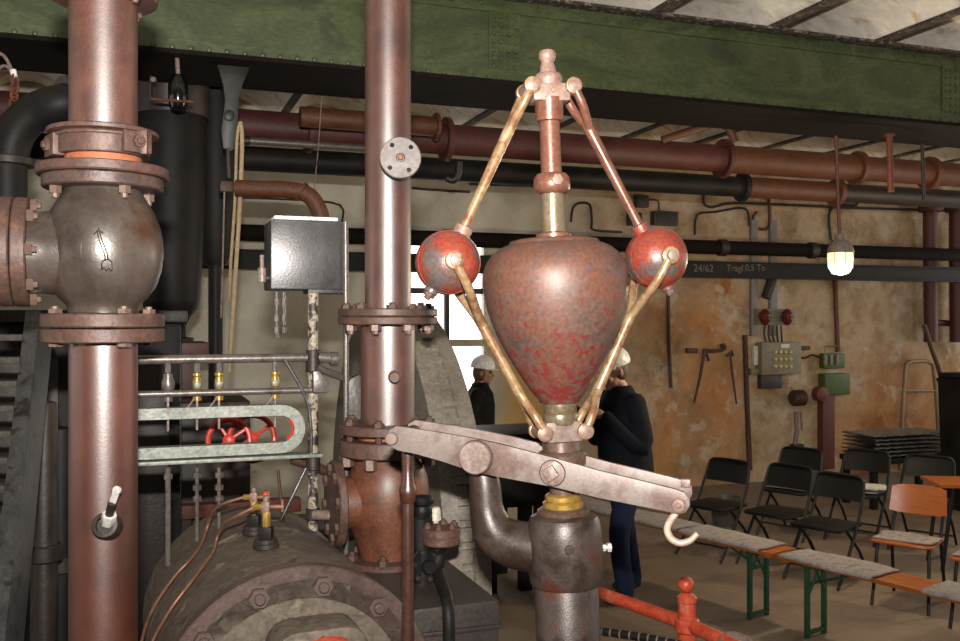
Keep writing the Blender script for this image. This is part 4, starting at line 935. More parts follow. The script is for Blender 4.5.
# black vessel with conical foot
vd = 5.75; sv = vd / F; vc = P(171, 320.5, vd); zv = lambda y: EYE - (y - 320.5) * sv
ves = root('black_vessel', 'tall black cylindrical vessel tapering to a narrow foot behind the globe valve', 'vessel', T((vc.x, vc.y, zv(342))))
mb = MB(); mb.lathe([(r * sv, zv(y)) for r, y in ((14, 342), (14, 326), (19, 316), (26, 308), (28, 300), (30.5, 250), (33, 190), (34, 140), (34, 60), (33, 58))], T((vc.x, vc.y, 0)), 40); part('shell', mb, M_black, ves, 40)
mb = MB(); mb.lathe([(r * sv, zv(y)) for r, y in ((20, 343), (22, 342), (22, 338), (15, 337))], T((vc.x, vc.y, 0)), 32); part('foot_flange', mb, M_black, ves)
mb = MB(); mb.lathe([(r * sv, zv(y)) for r, y in ((36, 118), (36.5, 117), (36.5, 62), (34, 61), (0, 61))], T((vc.x, vc.y, 0)), 40); part('head_band', mb, mat('brown_band', [(26, 17, 15), (46, 24, 18)], 4, .5), ves)
mb = MB(); mb.lathe([(r * sv, max(zv(y), 0)) for r, y in ((6, 900), (6, 262), (10, 262), (14, 250), (19, 180), (19, 62), (0, 61))], T(Vector((vc.x + 28 * sv, vc.y + .36, 0))) @ Matrix.Diagonal((1.24, 1.24, 1, 1)), 30); solo('black_vessel', mb, M_black, 'narrower black vessel half hidden behind the first, nearer the rope', 'vessel', None, 40, T((vc.x + 28 * sv, vc.y + .36, 0)))
# pump casing under the vessel
pmp = root('pump_casing', 'dark red and black pump casing below the black vessel', 'pump', T((vc.x, vc.y, 0)) @ HALL)
PM = T((vc.x, vc.y, 0)) @ HALL
zt_ = zv(342)
M_dred = mat('dark_red_iron', [(58, 22, 20), (92, 34, 28)], 5, .5, 0, .2)
mb = MB(); mb.box(PM @ T((0, 0, zt_ - .04)), .42, .42, .08, .008); part('top_slab', mb, M_dred, pmp)
mb = MB(); mb.box(PM @ T((0, .02, zt_ - .22)), .32, .32, .32, .02); part('neck_block', mb, M_dred, pmp)
mb = MB(); mb.box(PM @ T((.06, .05, (zt_ - .36) / 2)), .8, .5, zt_ - .36, .02); part('casing', mb, M_dark, pmp)
mb = MB(); mb.box(PM @ T((.1, -.25, zt_ - 1.0)), 1.3, .1, .08, .005); part('rusty_cross_bar', mb, M_rustwall, pmp)
for dx in (-.38, -.1, .16, .42):
    mb = MB(); mb.box(PM @ T((dx, -.24, (zt_ - 1.05) / 2)), .1, .1, zt_ - 1.05, .01); part('rib', mb, M_dark, pmp)
# engine frame casting between cylinder and flywheel
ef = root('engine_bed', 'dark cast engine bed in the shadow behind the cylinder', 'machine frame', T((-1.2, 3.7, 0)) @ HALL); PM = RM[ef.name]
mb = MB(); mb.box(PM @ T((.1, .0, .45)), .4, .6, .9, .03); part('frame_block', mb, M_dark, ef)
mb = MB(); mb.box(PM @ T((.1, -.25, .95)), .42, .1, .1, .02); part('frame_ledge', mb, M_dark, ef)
# dark elbow pipe upper left
ed = 3.9
el = root('elbow_pipe', 'dark bent pipe coming down at the upper left edge', 'pipe', T(P(6, 260, ed)))
mb = MB(); mb.tube(spline([P(90, 100, ed + .1), P(62, 103, ed), P(36, 112, ed), P(16, 132, ed), P(8, 160, ed), P(7, 200, ed), P(7, 300, ed)], 5), .078, 20); part('bend', mb, M_black, el, 60)
mb = MB(); mb.cyl(P(72, 101.5, ed + .03), P(66, 102, ed + .01), .108, 28, ch=.004); part('flange', mb, M_dark, el)
mb = MB(); mb.cyl(P(8, 158, ed), P(8, 166, ed), .105, 28, ch=.004); part('flange', mb, M_dark, el)
# wire rope with shackle and chain
ch_ = root('lifting_chain', 'rusty chain with wire rope eye hanging at the upper left corner', 'chain', T(P(15, 60, 4.3)))
cd = 4.4
mb = MB(); mb.tube(spline([P(-4, 52, cd), P(4, 56, cd), P(10, 66, cd), P(13, 74, cd), P(9, 68, cd), P(3, 66, cd), P(-6, 72, cd)], 4), .008, 8); part('wire_rope', mb, M_steel, ch_)
mb = MB(); mb.cyl(P(13, 70, cd), P(14.5, 77, cd), .014, 8); part('ferrule', mb, M_whitetop, ch_)
def link(mb_, c, a, flip, R=.028): mb_.tube([c + (X * math.cos(t) * R * .62 * (1 if flip else .35) + Y * math.cos(t) * R * .62 * (0 if flip else 1) + Z * math.sin(t) * R) for t in [2 * pi * i / 12 for i in range(12)]], .0065, 6, closed=True)
for i in range(7):
    mb = MB(); c = P(15 - .4 * i, 80 + 7.5 * i, cd); link(mb, c, 0, i % 2); part('chain_link', mb, M_rustwall, ch_)
# two hemp ropes
rd_ = 5.08
solo('hemp_rope', MB().tube(spline([P(240, 122, rd_), P(242, 140, rd_), P(240, 200, rd_), P(235, 280, rd_), P(230, 352, rd_), P(229, 372, rd_)], 5), .012, 8), M_rope, 'light hemp rope falling from the bracket, the right strand', 'rope', 'hemp ropes', 60, T(P(240, 122, rd_)))
solo('hemp_rope', MB().tube(spline([P(240, 122, rd_), P(237, 140, rd_), P(235, 200, rd_), P(231, 260, rd_), P(229, 300, rd_ + .1)], 5), .009, 8), M_rope, 'thin hemp rope close beside the thicker one, the left strand', 'rope', 'hemp ropes', 60, T(P(240, 122, rd_)))
pipe_solo('wire', [P(322, 92, 6.0), P(318, 150, 6.0), P(311, 215, 6.0)], .004, M_steel, 'thin wire hanging down above the lubricator box', 'wire', 6)
pipe_solo('wire', [P(224.5, 187, 5.1), P(223, 250, 5.1), P(221, 318, 5.1)], .005, M_steel, 'thin straight wire left of the hemp ropes', 'wire', 6)
# brown pipe bending down behind the lubricator box
bp2 = root('bent_brown_pipe', 'brown pipe bending downwards behind the lubricator box', 'pipe', T(P(322, 240, 5.0)))
mb = MB(); mb.tube(spline([P(236, 188, 5.0), P(262, 189, 5.0), P(290, 190, 5.0), P(308, 195, 5.0), P(318, 208, 5.0), P(322, 225, 5.0), P(322, 262, 5.0)], 5), .045, 16); part('bend', mb, M_brownpipe, bp2, 60)
mb = MB(); mb.cyl(P(300, 191, 5), P(303, 193, 5), .055, 18); part('socket', mb, M_brownpipe, bp2)

# ------------------------------------------------------------------ overhead pipes beyond the girder
def upipe(root_, px0, px1, pref, r, m, nm):
    a = hit(px0, pref[1], Vector(pref[2]), V); b = hit(px1, pref[1], Vector(pref[2]), V); a.z = b.z = pref[2].z
    mb = MB(); mb.cyl(a, b, r, 28); return part(nm, mb, m, root_)
def uring(root_, px, pref, r, w, m, nm='flange'):
    a = hit(px, pref[1], Vector(pref[2]), V); a.z = pref[2].z; mb = MB(); mb.cyl(a - U * w / 2, a + U * w / 2, r, 28, ch=.006); part(nm, mb, m, root_)
q = P(453, 140, 7.0); ref = (0, 140, q)
pa = root('overhead_pipe', 'large dull red flanged pipe running under the ceiling behind the girder', 'pipe', T(q) @ HALL)
upipe(pa, -200, 445, ref, .112, M_redpipe, 'pipe_length'); upipe(pa, 446, 722, ref, .113, M_redpipe, 'pipe_length'); upipe(pa, 723, 858, ref, .115, M_brownpipe, 'pipe_length'); upipe(pa, 860, 1080, ref, .108, M_brownpipe, 'pipe_length')
for px in (90, 309, 446, 723): uring(pa, px, ref, .165, .045, M_redpipe)
for px in (857, 929): uring(pa, px, ref, .15, .05, M_brownpipe)
q = P(500, 173, 7.35); ref = (0, 173, q)
pb = root('overhead_pipe', 'black pipe just below the large red overhead pipe', 'pipe', T(q) @ HALL)
upipe(pb, -250, 742, ref, .088, M_black, 'pipe_length'); upipe(pb, 743, 836, ref, .09, M_brownpipe, 'pipe_length'); upipe(pb, 838, 1080, ref, .086, M_dark, 'pipe_length')
for px in (742, 836): uring(pb, px, ref, .125, .05, M_brownpipe if px > 800 else M_black)
q = P(400, 124, 6.3); ref = (0, 124, q)
pcx = root('overhead_pipe', 'short brown stub pipe ending in an open flange beside the inlet pipe', 'pipe', T(q) @ HALL)
upipe(pcx, 300, 436, ref, .066, M_brownpipe, 'pipe_length'); uring(pcx, 436, ref, .095, .025, M_brownpipe, 'end_flange')
q = P(300, 144, 6.1); ref = (0, 144, q)
pe = root('overhead_pipe', 'thin lagged grey pipe under the red pipe near the girder bracket', 'pipe', T(q) @ HALL)
upipe(pe, 244, 372, ref, .024, M_rail, 'pipe_length'); uring(pe, 246, ref, .03, .05, M_dark, 'end_cap')
# small pipes and drop rods
pipe_solo('bent_pipe', [P(662, 140, 6.9), P(690, 131, 6.9), P(715, 124, 6.9), P(728, 128, 6.9), P(735, 142, 6.9)], .03, M_brownpipe, 'short bent brown pipe rising over the overhead pipe', 'pipe')
mb = MB(); mb.cyl(P(889, 134, 6.7), P(891, 192, 6.7), .022, 12, ch=.003); mb.box(T(P(889, 135, 6.7)), .07, .05, .015); solo('drop_rod', mb, M_rustwall, 'short rust red rod hanging under the girder right of the lamp', 'rod', None, 35, T(P(889, 134, 6.7)))
pipe_solo('drop_rod', [P(922, 142, 7.4), P(923, 170, 7.4), P(924, 200, 7.4)], .014, M_dark, 'thin dark rod hanging near the right edge', 'rod')
pipe_solo('hook_pipe', [P(459, 162, 7.0), P(458, 174, 7.0), P(453, 180, 7.0), P(447, 178, 7.0)], .03, M_dark, 'dark hooked drain pipe under the red pipe beside the blank flange', 'pipe')
# two dark beams along the wall
bo_ = .55
a0 = hit(640, 245, V * (WALLV - bo_), V)
wb1 = root('wall_pipe', 'long dark round pipe running along the back wall', 'pipe', T(a0) @ HALL)
mb = MB(); mb.cyl(H(-7, WALLV - bo_, a0.z), H(10.8, WALLV - bo_, a0.z), .078, 20); part('pipe_length', mb, M_girdlow, wb1)
for px in (447, 722, 812):
    k = hit(px, 245, V * (WALLV - bo_), V); k.z = a0.z; mb = MB(); mb.cyl(k - U * .05, k + U * .05, .095, 20, ch=.01); part('clamp', mb, M_dark, wb1)
a1 = hit(700, 269, V * (WALLV - bo_), V)
wb2 = root('wall_beam', 'long black steel beam on the back wall with chalk lettering', 'beam', T(a1) @ HALL)
mb = MB()
mb.box(HALL @ T((1.9, WALLV - bo_ + .05, a1.z)), 17.8, .012, .17)
for zz_ in (-.085, .085): mb.box(HALL @ T((1.9, WALLV - bo_ + .05, a1.z + zz_)), 17.8, .1, .014)
part('beam_length', mb, M_black, wb2, 0)
def text(body, loc, size, parent, m, nm='chalk_lettering', rot=None):
    cu = bpy.data.curves.new(nm, 'FONT'); cu.body = body; cu.size = size; cu.extrude = .0006; cu.offset = .0; cu.align_x = 'LEFT'
    tmp = bpy.data.objects.new('tmp_text', cu); COL.objects.link(tmp)
    dg = bpy.context.evaluated_depsgraph_get(); me = bpy.data.meshes.new_from_object(tmp.evaluated_get(dg)); bpy.data.objects.remove(tmp); me.name = nm
    me.materials.clear(); me.materials.append(m)
    o = bpy.data.objects.new(nm, me); COL.objects.link(o); o.parent = parent
    Mx = rot.copy() if rot is not None else (HALL @ RX(pi / 2)); Mx.translation = loc
    o.matrix_basis = RM[parent.name].inverted() @ Mx; return o
tl = hit(693.5, 271.5, V * (WALLV - bo_ + .042), V); text('24/62', tl, .115, wb2, M_chalk)
tl = hit(726.5, 271, V * (WALLV - bo_ + .042), V); text('Tragf.', tl, .105, wb2, M_chalk)
tl = hit(745, 270.5, V * (WALLV - bo_ + .042), V); text('0,5 To', tl, .105, wb2, M_chalk)

# ------------------------------------------------------------------ things on the back wall
def cable(pts, r, m, label, cat='cable', off=.03, sp=3, nm='wall_cable'):
    return pipe_solo(nm, [W(x, y, off) for x, y in pts], r, m, label, cat, 6, sp)
cable([(412, 188), (432, 190), (434, 190), (450, 191), (470, 192)], .012, M_cable, 'short surface cable on the wall right of the inlet pipe')
cable([(470, 184), (560, 187), (620, 190), (700, 192)], .014, M_cable, 'straight conduit along the upper wall behind the spindle', 'conduit')
cable([(571, 222), (573, 208), (580, 203), (590, 205), (592, 222), (594, 230), (622, 232)], .014, M_cable, 'hooked cable on the wall right of the governor spindle')
cable([(642, 188), (690, 191), (703, 192), (704, 203), (712, 207), (735, 203), (790, 205), (860, 208), (960, 211)], .016, M_cable, 'long cable stepping along the wall above the dark pipe')
cable([(695, 235), (697, 215), (715, 212), (740, 208), (748, 212), (749, 226)], .014, M_cable, 'cable loop on the wall above the chalked beam')
cable([(779, 196), (860, 201), (960, 204)], .018, M_cable, 'straight dark conduit on the upper right wall', 'conduit')
cable([(641, 201), (657, 200), (659, 208), (659, 218)], .010, M_cable, 'small cable beside the wall junction boxes')
cable([(831, 240), (829, 215), (836, 206), (856, 205), (859, 196)], .018, M_cable, 'cable drop bending above the pendant lamp')
cable([(768, 188), (770, 215), (768, 228), (757, 228), (753, 218), (757, 212)], .02, M_rustwall, 'rusty bent pipe hook on the upper wall', 'pipe')
cable([(668, 285), (669, 340), (671, 388)], .02, M_tool, 'brown vertical conduit above the man', 'conduit', nm='wall_conduit')
cable([(834, 240), (836, 300), (838, 352)], .028, M_rustwall, 'rust red vertical conduit on the right wall', 'conduit', nm='wall_conduit')
cable([(745, 335), (747, 400), (750, 470)], .03, M_tool, 'dark vertical pipe on the wall left of the fuse box', 'conduit', nm='wall_conduit')
cable([(180, 182), (195, 195), (222, 197), (300, 200), (340, 205), (342, 222)], .012, M_cable, 'cable sagging across the white wall behind the ropes')
def wbox_(px0, px1, py0, py1, depth, m, nm, label, cat, bev=.01, off=0.0):
    a = W(px0, py1); b = W(px1, py0); w = (b - a).dot(U); h = W((px0 + px1) / 2, py0).z - W((px0 + px1) / 2, py1).z; c = (W((px0 + px1) / 2, (py0 + py1) / 2)) - V * (depth / 2 + off)
    mb = MB(); mb.box(T(c) @ HALL, w, depth, h, bev)
    return mb, c, w, h
for (x0, x1, y0, y1, lb) in ((650, 674, 212, 226, 'larger grey junction box on the wall beside the right ball'), (633, 645, 196, 208, 'small dark junction box high on the wall'), (626, 638, 213, 226, 'dark junction box close to the right governor arm')):
    mb, c, w, h = wbox_(x0, x1, y0, y1, .1, None, '', '', ''); jb = root('junction_box', lb, 'junction box', T(c), 'junction boxes on the wall')
    part('housing', mb, M_chest, jb)
    mb = MB(); mb.box(T(c - V * .055) @ HALL, w * .8, .012, h * .8, .003); part('lid', mb, M_dark, jb)
# cable tray and lamps over the fuse box
tr = root('cable_tray', 'pale grey cable tray uprights above the fuse box', 'cable tray', T(W(762, 300)))
for x0, x1 in ((749, 756), (768, 775)):
    mb, c, w, h = wbox_(x0, x1, 220, 336, .05, None, '', '', ''); part('upright', mb, mat('pale_tray', [(120, 116, 112), (146, 142, 136)], 6, .5), tr)
mb = MB(); mb.cyl(W(766, 298, .08), W(775, 270, .08), .06, 8); part('strut', mb, M_dark, tr)
sg = root('signal_lamps', 'pair of red signal lamps in a wall housing above the fuse box', 'signal lamp', T(W(774, 318)))
mb, c, w, h = wbox_(752, 791, 309, 325, .09, None, '', '', ''); part('housing', mb, M_greybox, sg)
for px in (765, 787):
    q = W(px, 317, .17); mb = MB(); mb.sphere(q, .1, 18, HALL, (.62, .7, 1.0)); part('red_lens', mb, M_redlamp, sg)
    mb = MB(); mb.torus(T(q) @ HALL, .066, .01, 20, 6); mb.torus(T(q + Z * .05) @ HALL, .058, .008, 20, 6); mb.torus(T(q - Z * .05) @ HALL, .058, .008, 20, 6); part('lens_guard', mb, M_chest, sg)
mb = MB()
for i in range(5): mb.tube(spline([W(765 + 4 * i, 326, .05), W(764 + 4.4 * i, 334, .07), W(766 + 4 * i, 342, .05)], 3), .011, 6)
part('lead_wires', mb, M_cable, sg)
fb = root('fuse_box', 'grey green fuse box with three rows of cream fuses on the wall', 'fuse box', T(W(774, 374)))
mb, c, w, h = wbox_(755, 794, 342, 374, .14, None, '', '', ''); part('housing', mb, M_greybox, fb)
mb = MB(); mb.box(T(W(785, 346, .145)) @ HALL, .12, .012, .045); part('name_plate', mb, M_paper, fb)
for r in range(3):
    for k in range(4):
        q = W(774.5 + 5 * k, 352 + 7.2 * r, .14); inst('fuse', shared('fuse_plug', M_fuse, lambda m: m.lathe([(.024, 0), (.022, .03), (.012, .04), (0, .04)], None, 10)), frame(q, -V), fb)
mb, c, w, h = wbox_(757, 778, 374, 388, .08, None, '', '', ''); part('cable_chamber', mb, M_chest, fb)
mb, c, w, h = wbox_(751, 756, 346, 365, .06, None, '', '', ''); part('side_label', mb, M_paper, fb)
mb, c, w, h = wbox_(748, 796, 368, 374, .07, None, '', '', ''); part('rail', mb, M_greybox, fb)
sb = root('switch_box', 'green wall switch box with terminal block on top beside the conduit', 'switch box', T(W(830, 392)))
mb, c, w, h = wbox_(818, 843, 373, 394, .13, None, '', '', ''); part('housing', mb, M_greenbox, sb)
mb, c, w, h = wbox_(819, 840, 353, 368, .09, None, '', '', ''); part('terminal_block', mb, M_greenbox, sb)
for k in range(3):
    mb = MB(); mb.box(T(W(825 + 6 * k, 360, .1)) @ HALL, .035, .03, .12, .005); part('terminal', mb, M_greybox, sb)
mb = MB(); mb.tube([W(825, 352, .04), W(825, 346, .04), W(838, 346, .04), W(838, 352, .04)], .008, 6); part('handle_wire', mb, M_steel, sb)
cable([(795, 357), (805, 358), (812, 355), (819, 357)], .014, M_cable, 'short cable between the fuse box and the switch box')
# pump motor and rust red pipe under the fuse box
mo = root('wall_motor', 'dark rusty motor and drive hub mounted under the fuse box', 'motor', T(W(800, 400)))
q = W(798, 398, .2); mb = MB(); mb.cyl(q - U * .09, q + U * .09, .09, 20, ch=.015); part('motor_body', mb, M_tool, mo)
for k in range(5): mb = MB(); mb.torus(frame(q + U * (-.065 + .0325 * k), U), .091, .006, 20, 6); part('cooling_fin', mb, M_tool, mo)
q2 = W(820, 394, .22); mb = MB(); mb.lathe([(.08, -.06), (.088, -.05), (.088, .05), (.065, .06), (.03, .07), (0, .07)], frame(q2, -V), 24); part('hub', mb, M_rustwall, mo)
mb = MB(); mb.tube([W(796, 412, .15), W(797, 430, .15), W(795, 445, .15)], .03, 10); mb.tube([W(801, 412, .15), W(802, 430, .15)], .014, 8); part('bracket', mb, M_steel, mo)
mb = MB(); mb.box(T(W(797, 446, .15)) @ HALL, .14, .1, .05, .01); part('foot', mb, M_dark, mo)
mb, c, w, h = wbox_(817, 829, 392, 468, .11, None, '', '', ''); b_ = solo('red_duct', mb, mat('dull_red_duct', [(88, 44, 36), (110, 58, 48)], 5, .6), 'dull red flat duct rising from the floor to the motor hub', 'duct', None, 35, T(W(823, 468)))
# tools hanging on the wall
def wtool(nm, pts, r, label, peg):
    o = root(nm, label, 'tool', T(W(*pts[0], .06)))
    for k, (pp, rr_) in enumerate(zip(pts, r)): pass
    return o
t_ = root('pry_bar', 'long rusty bar with a hooked handle hanging on the ochre wall', 'tool', T(W(705, 348, .06)))
mb = MB(); mb.tube([W(705, 349, .06), W(700, 378, .06), W(694, 403, .06)], [.022, .018, .013], 8); part('shank', mb, M_tool, t_)
mb = MB(); mb.tube(spline([W(704, 350, .06), W(712, 351, .06), W(721, 350, .06), W(725, 348, .06), W(724, 345, .06), W(721, 346, .06)], 3), .022, 8); part('hook_handle', mb, M_tool, t_)
mb = MB(); mb.tube([W(706, 352, .06), W(709, 361, .06)], .018, 6); part('claw', mb, M_tool, t_)
t_ = root('pry_bar', 'shorter thin rusty bar hanging left of the fuse box', 'tool', T(W(730, 352, .06)))
mb = MB(); mb.tube([W(730, 352, .06), W(733, 378, .06), W(736.5, 404, .06)], [.016, .014, .011], 8); part('shank', mb, M_tool, t_)
mb = MB(); mb.tube([W(727, 356, .06), W(732, 351, .06), W(733, 356, .06)], .016, 6); part('head', mb, M_tool, t_)
for (x0, x1, y0, y1, lb) in ((685, 696, 348, 353, 'left wooden peg block above the pry bar'), (796, 808, 346, 350, 'small rust brown bar on the wall right of the fuse box')):
    mb, c, w, h = wbox_(x0, x1, y0, y1, .05, None, '', '', ''); solo('wall_block', mb, M_tool, lb, 'block', None, 35, T(c))
# red down pipes at the right edge
for k, px in enumerate((931, 957)):
    o = root('down_pipe', ('red vertical down pipe near the right edge, the nearer of two' if k == 0 else 'red vertical down pipe cut by the right picture edge'), 'pipe', T(W(px, 345, .25)), 'red down pipes')
    mb = MB(); mb.cyl(W(px, 342, .25), W(px - 1, 200, .25), .085, 18); part('shaft', mb, M_redpipe, o)
    mb = MB(); mb.cyl(W(px - 1, 212, .25), W(px - 1, 200, .25), .14, 20, ch=.01); part('top_flange', mb, M_redpipe, o)
    mb = MB(); mb.cyl(W(px - 6, 342, .1), W(px - 6, 225, .1), .03, 10); part('white_side_pipe', mb, M_frame, o)
mb = MB(); mb.tube([W(926, 322, .15), W(962, 324, .15)], .04, 8); solo('cross_pipe', mb, M_redpipe, 'short dark red cross pipe between the down pipes', 'pipe', None, 60, T(W(926, 322, .15)))
# dark machine table and pale cabinet seen behind the governor
mt = root('machine_table', 'black machine table on legs behind the governor column', 'table', T((P(516, 520, 7.0).x, 7.0, 0)) @ HALL)
mtM = RM[mt.name]
mb = MB(); mb.box(mtM @ T((0, 0, .86)), .7, .6, .5, .02); part('housing', mb, M_black, mt)
mb = MB(); mb.box(mtM @ T((0, 0, 1.125)), .74, .64, .03, .006); part('top', mb, M_black, mt)
for dx in (-.3, -.03, .3):
    for dy in (-.24, .24): mb = MB(); mb.box(mtM @ T((dx, dy, .31)), .09, .07, .62, .006); part('leg', mb, M_black, mt)
bx_ = P(515, 512, 8.7); cb = root('pale_cabinet', 'low pale cabinet seen under the machine table', 'cabinet', T((bx_.x, bx_.y, 0)) @ HALL); cbM = RM[cb.name]
mb = MB(); mb.box(cbM @ T((0, 0, .23)), 1.1, .4, .38, .01); part('carcass', mb, M_frame, cb)
mb = MB(); mb.box(cbM @ T((0, 0, .02)), 1.05, .36, .04); part('plinth', mb, M_dark, cb)
for k in (-1, 1):
    mb = MB(); mb.box(cbM @ T((k * .27, -.206, .23)), .5, .016, .34, .004); d_ = part('door', mb, M_frame, cb)

# dark pipework in the shadow between the stair and the left riser
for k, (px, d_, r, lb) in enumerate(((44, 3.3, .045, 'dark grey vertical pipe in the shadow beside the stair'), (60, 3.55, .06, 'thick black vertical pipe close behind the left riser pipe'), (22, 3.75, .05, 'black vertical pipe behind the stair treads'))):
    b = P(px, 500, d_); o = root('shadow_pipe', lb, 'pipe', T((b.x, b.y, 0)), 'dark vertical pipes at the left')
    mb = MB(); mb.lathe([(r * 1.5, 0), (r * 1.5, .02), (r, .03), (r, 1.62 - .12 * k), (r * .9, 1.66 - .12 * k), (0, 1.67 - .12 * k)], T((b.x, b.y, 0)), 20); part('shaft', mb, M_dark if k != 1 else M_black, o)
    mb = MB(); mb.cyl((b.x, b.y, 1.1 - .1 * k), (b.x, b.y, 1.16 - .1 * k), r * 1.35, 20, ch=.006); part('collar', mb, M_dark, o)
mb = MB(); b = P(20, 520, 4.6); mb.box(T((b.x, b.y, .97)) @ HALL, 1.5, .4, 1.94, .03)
o = root('dark_backing', 'black block added as dark backing for the shadow at the far left', 'machine', T((b.x, b.y, 0)) @ HALL); part('casing', mb, M_black, o)  # block added as dark backing where deep shadow lies behind the stair
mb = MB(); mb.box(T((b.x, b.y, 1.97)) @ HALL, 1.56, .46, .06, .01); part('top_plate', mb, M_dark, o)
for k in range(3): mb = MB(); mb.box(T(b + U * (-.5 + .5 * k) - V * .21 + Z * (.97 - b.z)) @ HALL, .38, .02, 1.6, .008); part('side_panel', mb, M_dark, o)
# ------------------------------------------------------------------ seating
BD = Vector((.576, -.817, 0)); BA = math.atan2(BD.y, BD.x)
def make_bench(M, label, mats):
    """beer bench along local x, centre of seat at origin (floor level)"""
    o = root('folding_bench', label, 'bench', M, 'orange folding benches')
    L_ = 2.2
    for k in (-1, 1): 
        mb = MB(); mb.box(M @ T((0, k * .064, .465)), L_, .124, .026, .004); part('seat_plank', mb, M_wood, o)
    for sx in (-1, 1):
        lx = sx * (L_ / 2 - .2); mb = MB()
        for sy in (-1, 1): mb.box(M @ T((lx, sy * .085, .225)), .028, .028, .45, .004)
        mb.box(M @ T((lx, 0, .03)), .024, .17, .02, .003); mb.box(M @ T((lx, 0, .437)), .035, .22, .025, .003)
        mb.box(M @ T((lx, 0, .33)), .012, .17, .02, .002)
        part('leg_frame', mb, M_gleg, o)
        mb = MB()
        for sy in (-1, 1): mb.cyl(M @ Vector((lx - sx * .01, sy * .075, .28)), M @ Vector((lx - sx * .01, -sy * .02, .42)), .009, 8)
        mb.cyl(M @ Vector((lx, 0, .33)), M @ Vector((lx - sx * .3, 0, .445)), .008, 8); part('brace', mb, M_gleg, o)
        mb = MB(); mb.box(M @ T((sx * (L_ / 2 - .05), 0, .445)), .05, .23, .018, .003); part('batten', mb, M_wood, o)
    return o
def felt(M, L_, w, label, seed, grp='grey felt mats'):
    random.seed(seed); n, m = 14, 6; vs_, fs = [], []
    for t in (0, 1):
        for i in range(n + 1):
            for j in range(m + 1):
                x = -L_ / 2 + L_ * i / n; y = -w / 2 + w * j / m if j not in (1, m - 1) or w < .26 else math.copysign(.132, j - m / 2)
                z = .008 * t + .005 * (1 + math.sin(x * 9 + seed) * math.cos(y * 13 + seed * 2)) + (.0 if abs(y) < .135 else -.9 * (abs(y) - .135) * (1 if w > .26 else 0))
                vs_.append((x + .006 * math.sin(y * 31 + seed), y + .006 * math.sin(x * 23 + seed), z))
    k = (n + 1) * (m + 1)
    for i in range(n):
        for j in range(m):
            a = i * (m + 1) + j; b = a + 1; c = a + m + 2; d = a + m + 1
            fs += [[a, d, c, b], [k + a, k + b, k + c, k + d]]
    for i in range(n):
        for j in (0, m):
            a = i * (m + 1) + j; d = a + m + 1; fs.append([a, d, k + d, k + a])
    for j in range(m):
        for i in (0, n):
            a = i * (m + 1) + j; b = a + 1; fs.append([a, b, k + b, k + a])
    mb = MB(); mb.add(vs_, fs, M); return solo('felt_mat', mb, M_felt, label, 'mat', grp, 60, M)
e0 = Vector((1.955, 5.955, 0))            # where the two benches meet
BD1 = BD; b1c = e0 - BD1 * 1.12; b2c = e0 + BD * 1.115 + Vector((BD.y, -BD.x, 0)) * -.0
BM1 = T(b1c) @ RZ(math.atan2(BD1.y, BD1.x)); BM2 = T(b2c) @ RZ(BA)
make_bench(BM1, 'orange wooden bench with green folding legs, the far one beside the man', None)
make_bench(BM2, 'orange wooden bench with green folding legs, the near one at lower right', None)
for M_, x, l_, lb, sd in ((BM1, -.72, .7, 'grey felt mat on the far bench beside the man', 1), (BM1, -.02, .66, 'grey felt mat in the middle of the far bench', 2), (BM1, .68, .68, 'grey felt mat at the near end of the far bench', 3), (BM2, -.74, .62, 'grey felt mat at the far end of the near bench', 4), (BM2, .20, .68, 'grey felt mat on the near bench at the right picture edge', 5)):
    felt(M_ @ T((x, 0, .4805)), l_, .30, lb, sd)
